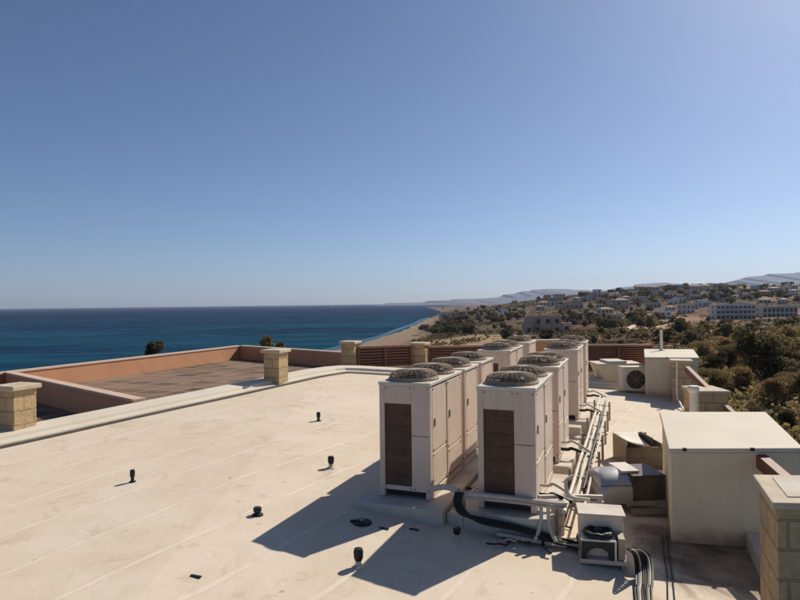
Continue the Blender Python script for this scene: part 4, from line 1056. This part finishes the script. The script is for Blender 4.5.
ZN = [ # region px0, px1, py0, py1, count, kinds, size, label, group
 (400, 470, 315, 336, 75, ('round_d', 'flat', 'round_d'), (0.7, 1.2), 'dark coastal tree in the grove behind the beach', 'trees behind the beach'),
 (432, 525, 308, 325, 62, ('round_d', 'flat', 'round_o'), (0.9, 1.6), 'dark tree in the wooded strip around the white house', 'trees around the white house'),
 (470, 560, 322, 342, 22, ('round_d', 'dry', 'round_o'), (0.5, 0.9), 'low tree on the flat land below the pink house', 'trees below the pink house'),
 (560, 660, 303, 330, 60, ('round_d', 'round_o', 'round_o', 'round_d'), (0.8, 1.4), 'olive coloured tree scattered among the houses up the valley', 'trees in the valley'),
 (590, 700, 333, 352, 22, ('round_d', 'dry', 'round_o'), (0.35, 0.75), 'small bush on the red terraced ground behind the roof', 'bushes on the red terraces'),
 (660, 800, 320, 345, 40, ('round_d', 'round_o', 'dry', 'round_d'), (0.5, 1.0), 'bushy tree on the dry fields below the long white building', 'trees on the dry fields'),
 (500, 800, 284, 304, 120, ('round_d', 'flat', 'round_o', 'round_d'), (0.9, 1.7), 'small dark tree scattered over the far hillside', 'trees on the far hillside'),
]
for x0, x1, y0, y1, n, kinds, sz, lab, grp in ZN:
    k = 0; tries = 0
    while k < n and tries < n * 4:
        tries += 1; px, py = rr_.uniform(x0, x1), rr_.uniform(y0, y1)
        b4 = len(COL.objects); far_tree(px, py, rr_.choice(kinds), rr_.uniform(*sz), lab, grp); k += len(COL.objects) > b4
# ground scrub: low clumps nobody could count
def build_scrub(far):
    r = random.Random(5 + far); vs = []; fs = []
    def clump(p, s, n):
        for i in range(n):
            v = Vector((r.gauss(0, 1), r.gauss(0, 1), abs(r.gauss(0, 0.6)))) * s * 0.45; c = p + v + Vector((0, 0, 0.05))
            nn = Vector((r.uniform(-1, 1), r.uniform(-1, 1), r.uniform(0, 1))).normalized(); x = nn.orthogonal().normalized(); y = nn.cross(x)
            l_ = s * r.uniform(0.16, 0.34); k = len(vs); vs.extend([c - x * l_, c - y * l_ * 0.6, c + x * l_, c + y * l_ * 0.6]); fs.append((k, k+1, k+2, k+3))
    cnt = 0
    while cnt < (4200 if far else 2200):
        u = r.random()
        if not far: y = r.uniform(25, 115); x = y * r.uniform(0.36, 0.85)
        elif u < 0.45: y = r.uniform(90, 330); x = y * r.uniform(0.02, 0.8)
        else: y = r.uniform(300, 950); x = y * r.uniform(0.1, 0.8)
        if nz(x, y, 30 if y < 300 else 60, 31) < -0.12: continue
        z = land(x, y)
        if z < SEA + 3: continue
        if x < 13.5 and y < 25: continue
        s = (0.35 if not far else 0.7) + y * 0.0030 + r.random() * (0.4 if not far else 1.0); clump(Vector((x, y, z)), s, 16 if y < 120 else 9); cnt += 1
    o = MB().add(vs, fs).build('scrub', M['leaf_dark' if far else 'leaf_olive']); tag(o, 'low dark scrub covering the far valley and hillside' if far else 'low dry scrub covering the near slope right of the roof', 'scrub', kind='stuff')
build_scrub(0); build_scrub(1)

# ------------------------------------------------------------------ houses
CM = {}
def wallmat(c):
    if c not in CM: CM[c] = mat_plain('house_wall', c, 0.85, 0.08, 0.4, dirt=mul(c, 0.72))
    return CM[c]
ROOFT = mat_plain('roof_tiles', (0.30, 0.15, 0.09), 0.8, 0.2, 1.5)
def house(px, py, wpx, hpx, label, c=(0.6, 0.54, 0.46), rot=0.0, floors=2, cols=3, tiled=False, depth=None, extra=(), dmin=60, name='house', cat='house', balcony=False, arcade=False):
    p = T(px, py, dmin)
    if p is None: print('no house', px, py); return
    k = p.y / 600; W = wpx * k; H = hpx * k; Dp = depth or max(4.0, W * 0.6)
    t = thing(name, label, cat, (p.x, p.y + Dp / 2, p.z - 0.3), rot, None); H += 0.3
    wm = wallmat(c)
    MB().box(-W/2, W/2, -Dp/2, Dp/2, -2.5, H).build('wall', wm, t)
    if tiled:
        e = 0.4; hr = min(2.0, W * 0.14)
        MB().add([(-W/2-e, -Dp/2-e, H+0.003), (W/2+e, -Dp/2-e, H+0.003), (W/2+e, Dp/2+e, H+0.003), (-W/2-e, Dp/2+e, H+0.003), (-W/4, 0, H+hr), (W/4, 0, H+hr)],
                 [(0,3,2,1), (0,1,5,4), (1,2,5), (2,3,4,5), (3,0,4)]).build('roof', ROOFT, t)
    else:
        mb = MB(); q_ = 0.25; hh = 0.45
        mb.box(-W/2-0.03, W/2+0.03, -Dp/2-0.03, -Dp/2+q_, H+0.003, H+hh).box(-W/2-0.03, W/2+0.03, Dp/2-q_, Dp/2+0.03, H+0.003, H+hh)
        mb.box(-W/2-0.03, -W/2+q_, -Dp/2+q_, Dp/2-q_, H+0.003, H+hh).box(W/2-q_, W/2+0.03, -Dp/2+q_, Dp/2-q_, H+0.003, H+hh)
        mb.build('parapet', wm, t)
    for fx, fw_, fh, fy in extra:                      # lower or higher wings
        MB().box(fx * W - fw_ * W / 2, fx * W + fw_ * W / 2, -Dp/2 - fy, -Dp/2 - 0.01, -2.5, fh * H).build('wing', wm, t)
    fhg = H / floors
    for f in range(floors):
        for i in range(cols):
            x = -W/2 + W * (i + 0.5) / cols; ww = min(1.3, W / cols * 0.55) if not arcade else W / cols * 0.66; wh = fhg * (0.5 if not arcade else 0.68); z = f * fhg + fhg * (0.25 if not arcade else 0.08)
            yy = -Dp/2
            for fx, fw_, fh, fy in extra:
                if abs(x - fx * W) < fw_ * W / 2 + ww / 2: yy = -Dp/2 - fy
                if abs(x - fx * W) < fw_ * W / 2 + ww / 2 and z + wh > fh * H: yy = None; break
            if yy is None: continue
            MB().box(x - ww/2, x + ww/2, yy - 0.04, yy + 0.03, z, z + wh).build('window', M['glass'], t)
        if balcony and f > 0:
            MB().box(-W/2, W/2, -Dp/2 - 1.3, -Dp/2 - 0.005, f * fhg - 0.1, f * fhg + 0.12).box(-W/2, W/2, -Dp/2 - 1.3, -Dp/2 - 1.2, f * fhg + 0.122, f * fhg + 0.75).build('balcony', wm, t)
    for s_ in (-1, 1):                                 # windows on the flanks
        for f in range(floors):
            z = f * fhg + fhg * 0.25
            MB().box(s_ * W/2 - 0.03, s_ * W/2 + 0.03, -0.6, 0.6, z, z + fhg * 0.5).build('window', M['glass'], t)
    return t
PK = (0.56, 0.38, 0.29); WH = (0.80, 0.78, 0.74); CR = (0.66, 0.56, 0.44); GY = (0.50, 0.45, 0.42)
house(546, 333, 36, 16, 'large flat roofed pink house nearest on the coastal plain', PK, R(-14), 2, 4, extra=((-0.42, 0.3, 0.62, 2.0), (0.05, 0.28, 1.12, 1.2)))
house(568, 332, 9, 8, 'small pale annexe at the right end of the large pink house', (0.62, 0.50, 0.40), R(-10), 1, 1)
house(505, 319.5, 6, 9, 'narrow white house on the wooded coast, right one of a pair', WH, R(10), 2, 1)
house(495, 319, 8, 7, 'low white house on the wooded coast, left one of a pair', WH, R(-5), 1, 2)
house(448, 318.5, 16, 6, 'low pinkish beach house behind the shore', (0.55, 0.45, 0.42), R(8), 1, 3)
house(574, 309.5, 18, 6, 'long low pink house on the hillside above the valley', PK, R(5), 1, 4)
house(556, 306, 12, 5, 'small tan house beside a cleared field on the hillside', CR, R(12), 1, 3)
house(609, 306, 10, 6, 'grey stone house on the hillside amid trees', GY, R(-8), 2, 2)
house(622, 307, 13, 7, 'grey brown house with tiled roof on the middle of the hillside', GY, R(6), 2, 3, tiled=True)
house(606, 318, 13, 9, 'sand coloured house in the valley with a tiled roof', CR, R(15), 2, 3, tiled=True)
house(618, 321, 10, 6, 'low sand coloured house in the valley beside the tiled one', CR, R(-12), 1, 2)
house(641, 302.5, 11, 6, 'pale house high on the hillside below the ridge', (0.5, 0.46, 0.44), R(4), 2, 3)
house(664, 319, 16, 7, 'white flat roofed house above the red ground at the hill foot', WH, R(-10), 2, 3)
house(671, 297, 12, 4, 'small white house at the upper left of the hill', WH, R(6), 1, 3)
house(681, 303, 12, 5, 'white house in the middle of the right hill', (0.66, 0.62, 0.58), R(-6), 1, 3)
house(688, 313, 14, 8, 'pale house left of the long white building', (0.62, 0.57, 0.50), R(10), 2, 3)
house(697, 291, 12, 5, 'tan house with tiled roof high on the right hill', CR, R(-3), 1, 3, tiled=True)
house(703, 306, 10, 6, 'white house with balcony just left of the long white building', WH, R(4), 2, 2, balcony=True)
house(737, 319, 38, 14, 'long white three storey building with deep arcaded bays', (0.62, 0.59, 0.56), R(-4), 3, 9, name='apartment_building', cat='building', arcade=True, depth=9, balcony=True)
house(780, 317, 36, 10, 'second long pale building continuing the white block to the right', (0.52, 0.47, 0.41), R(3), 2, 8, name='apartment_building', cat='building', arcade=True, depth=9)
house(716, 292, 9, 4, 'small tan house right of the tiled house on the hill top', CR, R(8), 1, 2)
house(733, 288.5, 9, 4, 'dark roofed house on the ridge of the right hill', GY, R(0), 1, 2, tiled=True)
house(597, 298, 10, 5, 'small grey house near the left shoulder of the hill', GY, R(9), 1, 2)
house(630, 297, 8, 4, 'pale house below the ridge at the left of the hill', CR, R(-9), 1, 2)
house(655, 308, 12, 5, 'grey house in the trees above the white flat roofed house', GY, R(9), 1, 3)
house(690, 300, 9, 4, 'pinkish house among the grey houses of the right hill', PK, R(-12), 1, 2)
house(722, 301, 14, 5, 'long grey house on the right hill above the white building', GY, R(2), 1, 4)

rh = random.Random(31); k = 0
spots = []
while k < 46:
    px = rh.uniform(535, 800); lo = interp([520, 560, 600, 650, 700, 760, 800], [300, 296, 293, 288, 286, 289, 289], px); py = rh.uniform(lo, 311)
    if any(abs(px - a_) < 9 and abs(py - b_) < 4 for a_, b_ in spots): continue
    spots.append((px, py)); k += 1
    wpx = rh.uniform(5, 11); tile = rh.random() < 0.3
    house(px, py, wpx, rh.uniform(3, 5.2), 'tiny pale house, one of the many scattered over the far hillside' if not tile else 'tiny tile roofed house, one of several scattered over the far hillside', rh.choice([CR, WH, GY, PK, (0.62, 0.56, 0.48), (0.55, 0.47, 0.42), (0.68, 0.64, 0.6)]), rh.uniform(-0.5, 0.5), rh.choice([1, 2]), rh.choice([2, 3]), tiled=tile)
for o in list(COL.objects):
    if str(o.get('label', '')).startswith('tiny pale house, one'): o['group'] = 'tiny pale houses over the far hillside'
    if str(o.get('label', '')).startswith('tiny tile roofed house, one'): o['group'] = 'tiny tile roofed houses over the far hillside'
# dry stone terrace walls and pale track on the slopes
def stone_line(p_list, w_, h_, label, name='stone_wall', cat='wall', mat='plinth'):
    pts = [T(px, py, 40) for px, py in p_list]; pts = [p for p in pts if p]
    out = smooth_path(pts, 4); o0 = out[0]; mb = MB()
    vs = []; fs = []
    for i, p in enumerate(out):
        d = out[min(i + 1, len(out) - 1)] - out[max(i - 1, 0)]; d.z = 0; d.normalize(); nn = Vector((-d.y, d.x, 0)) * w_ / 2
        zt = land(p.x, p.y); hh = h_ * (1 + 0.3 * nz(p.x, p.y, 3, 41))
        for q_, z in ((p - nn, zt - 0.5), (p + nn, zt - 0.5), (p + nn * 0.8, zt + hh), (p - nn * 0.8, zt + hh)): vs.append((q_.x - o0.x, q_.y - o0.y, z - o0.z))
    for i in range(len(out) - 1):
        for k in range(4): fs.append((i*4+k, i*4+(k+1)%4, (i+1)*4+(k+1)%4, (i+1)*4+k))
    fs += [(3, 2, 1, 0), tuple((len(out)-1)*4 + k for k in range(4))]
    ob = mb.add(vs, fs).build(name, M[mat]); ob.location = o0; tag(ob, label, cat); return ob
stone_line([(594, 340), (600, 336), (606, 331), (611, 328), (618, 327)], 0.6, 0.6, 'pale stone wall climbing the red terraced slope', mat='coping')
stone_line([(624, 334), (632, 329), (640, 326)], 2.0, 1.0, 'short tan stone bank on the red slope below the valley houses', mat='coping')
stone_line([(590, 343), (612, 343.5), (640, 342)], 0.6, 0.7, 'low terrace wall nearest the dark red fence', mat='peach')
stone_line([(570, 331), (590, 331.5), (612, 333)], 0.8, 0.8, 'low terrace wall right of the large pink house', mat='peach')
stone_line([(655, 329), (672, 325), (690, 324), (706, 323)], 1.0, 0.7, 'pale bank along the foot of the white flat roofed house', mat='coping')
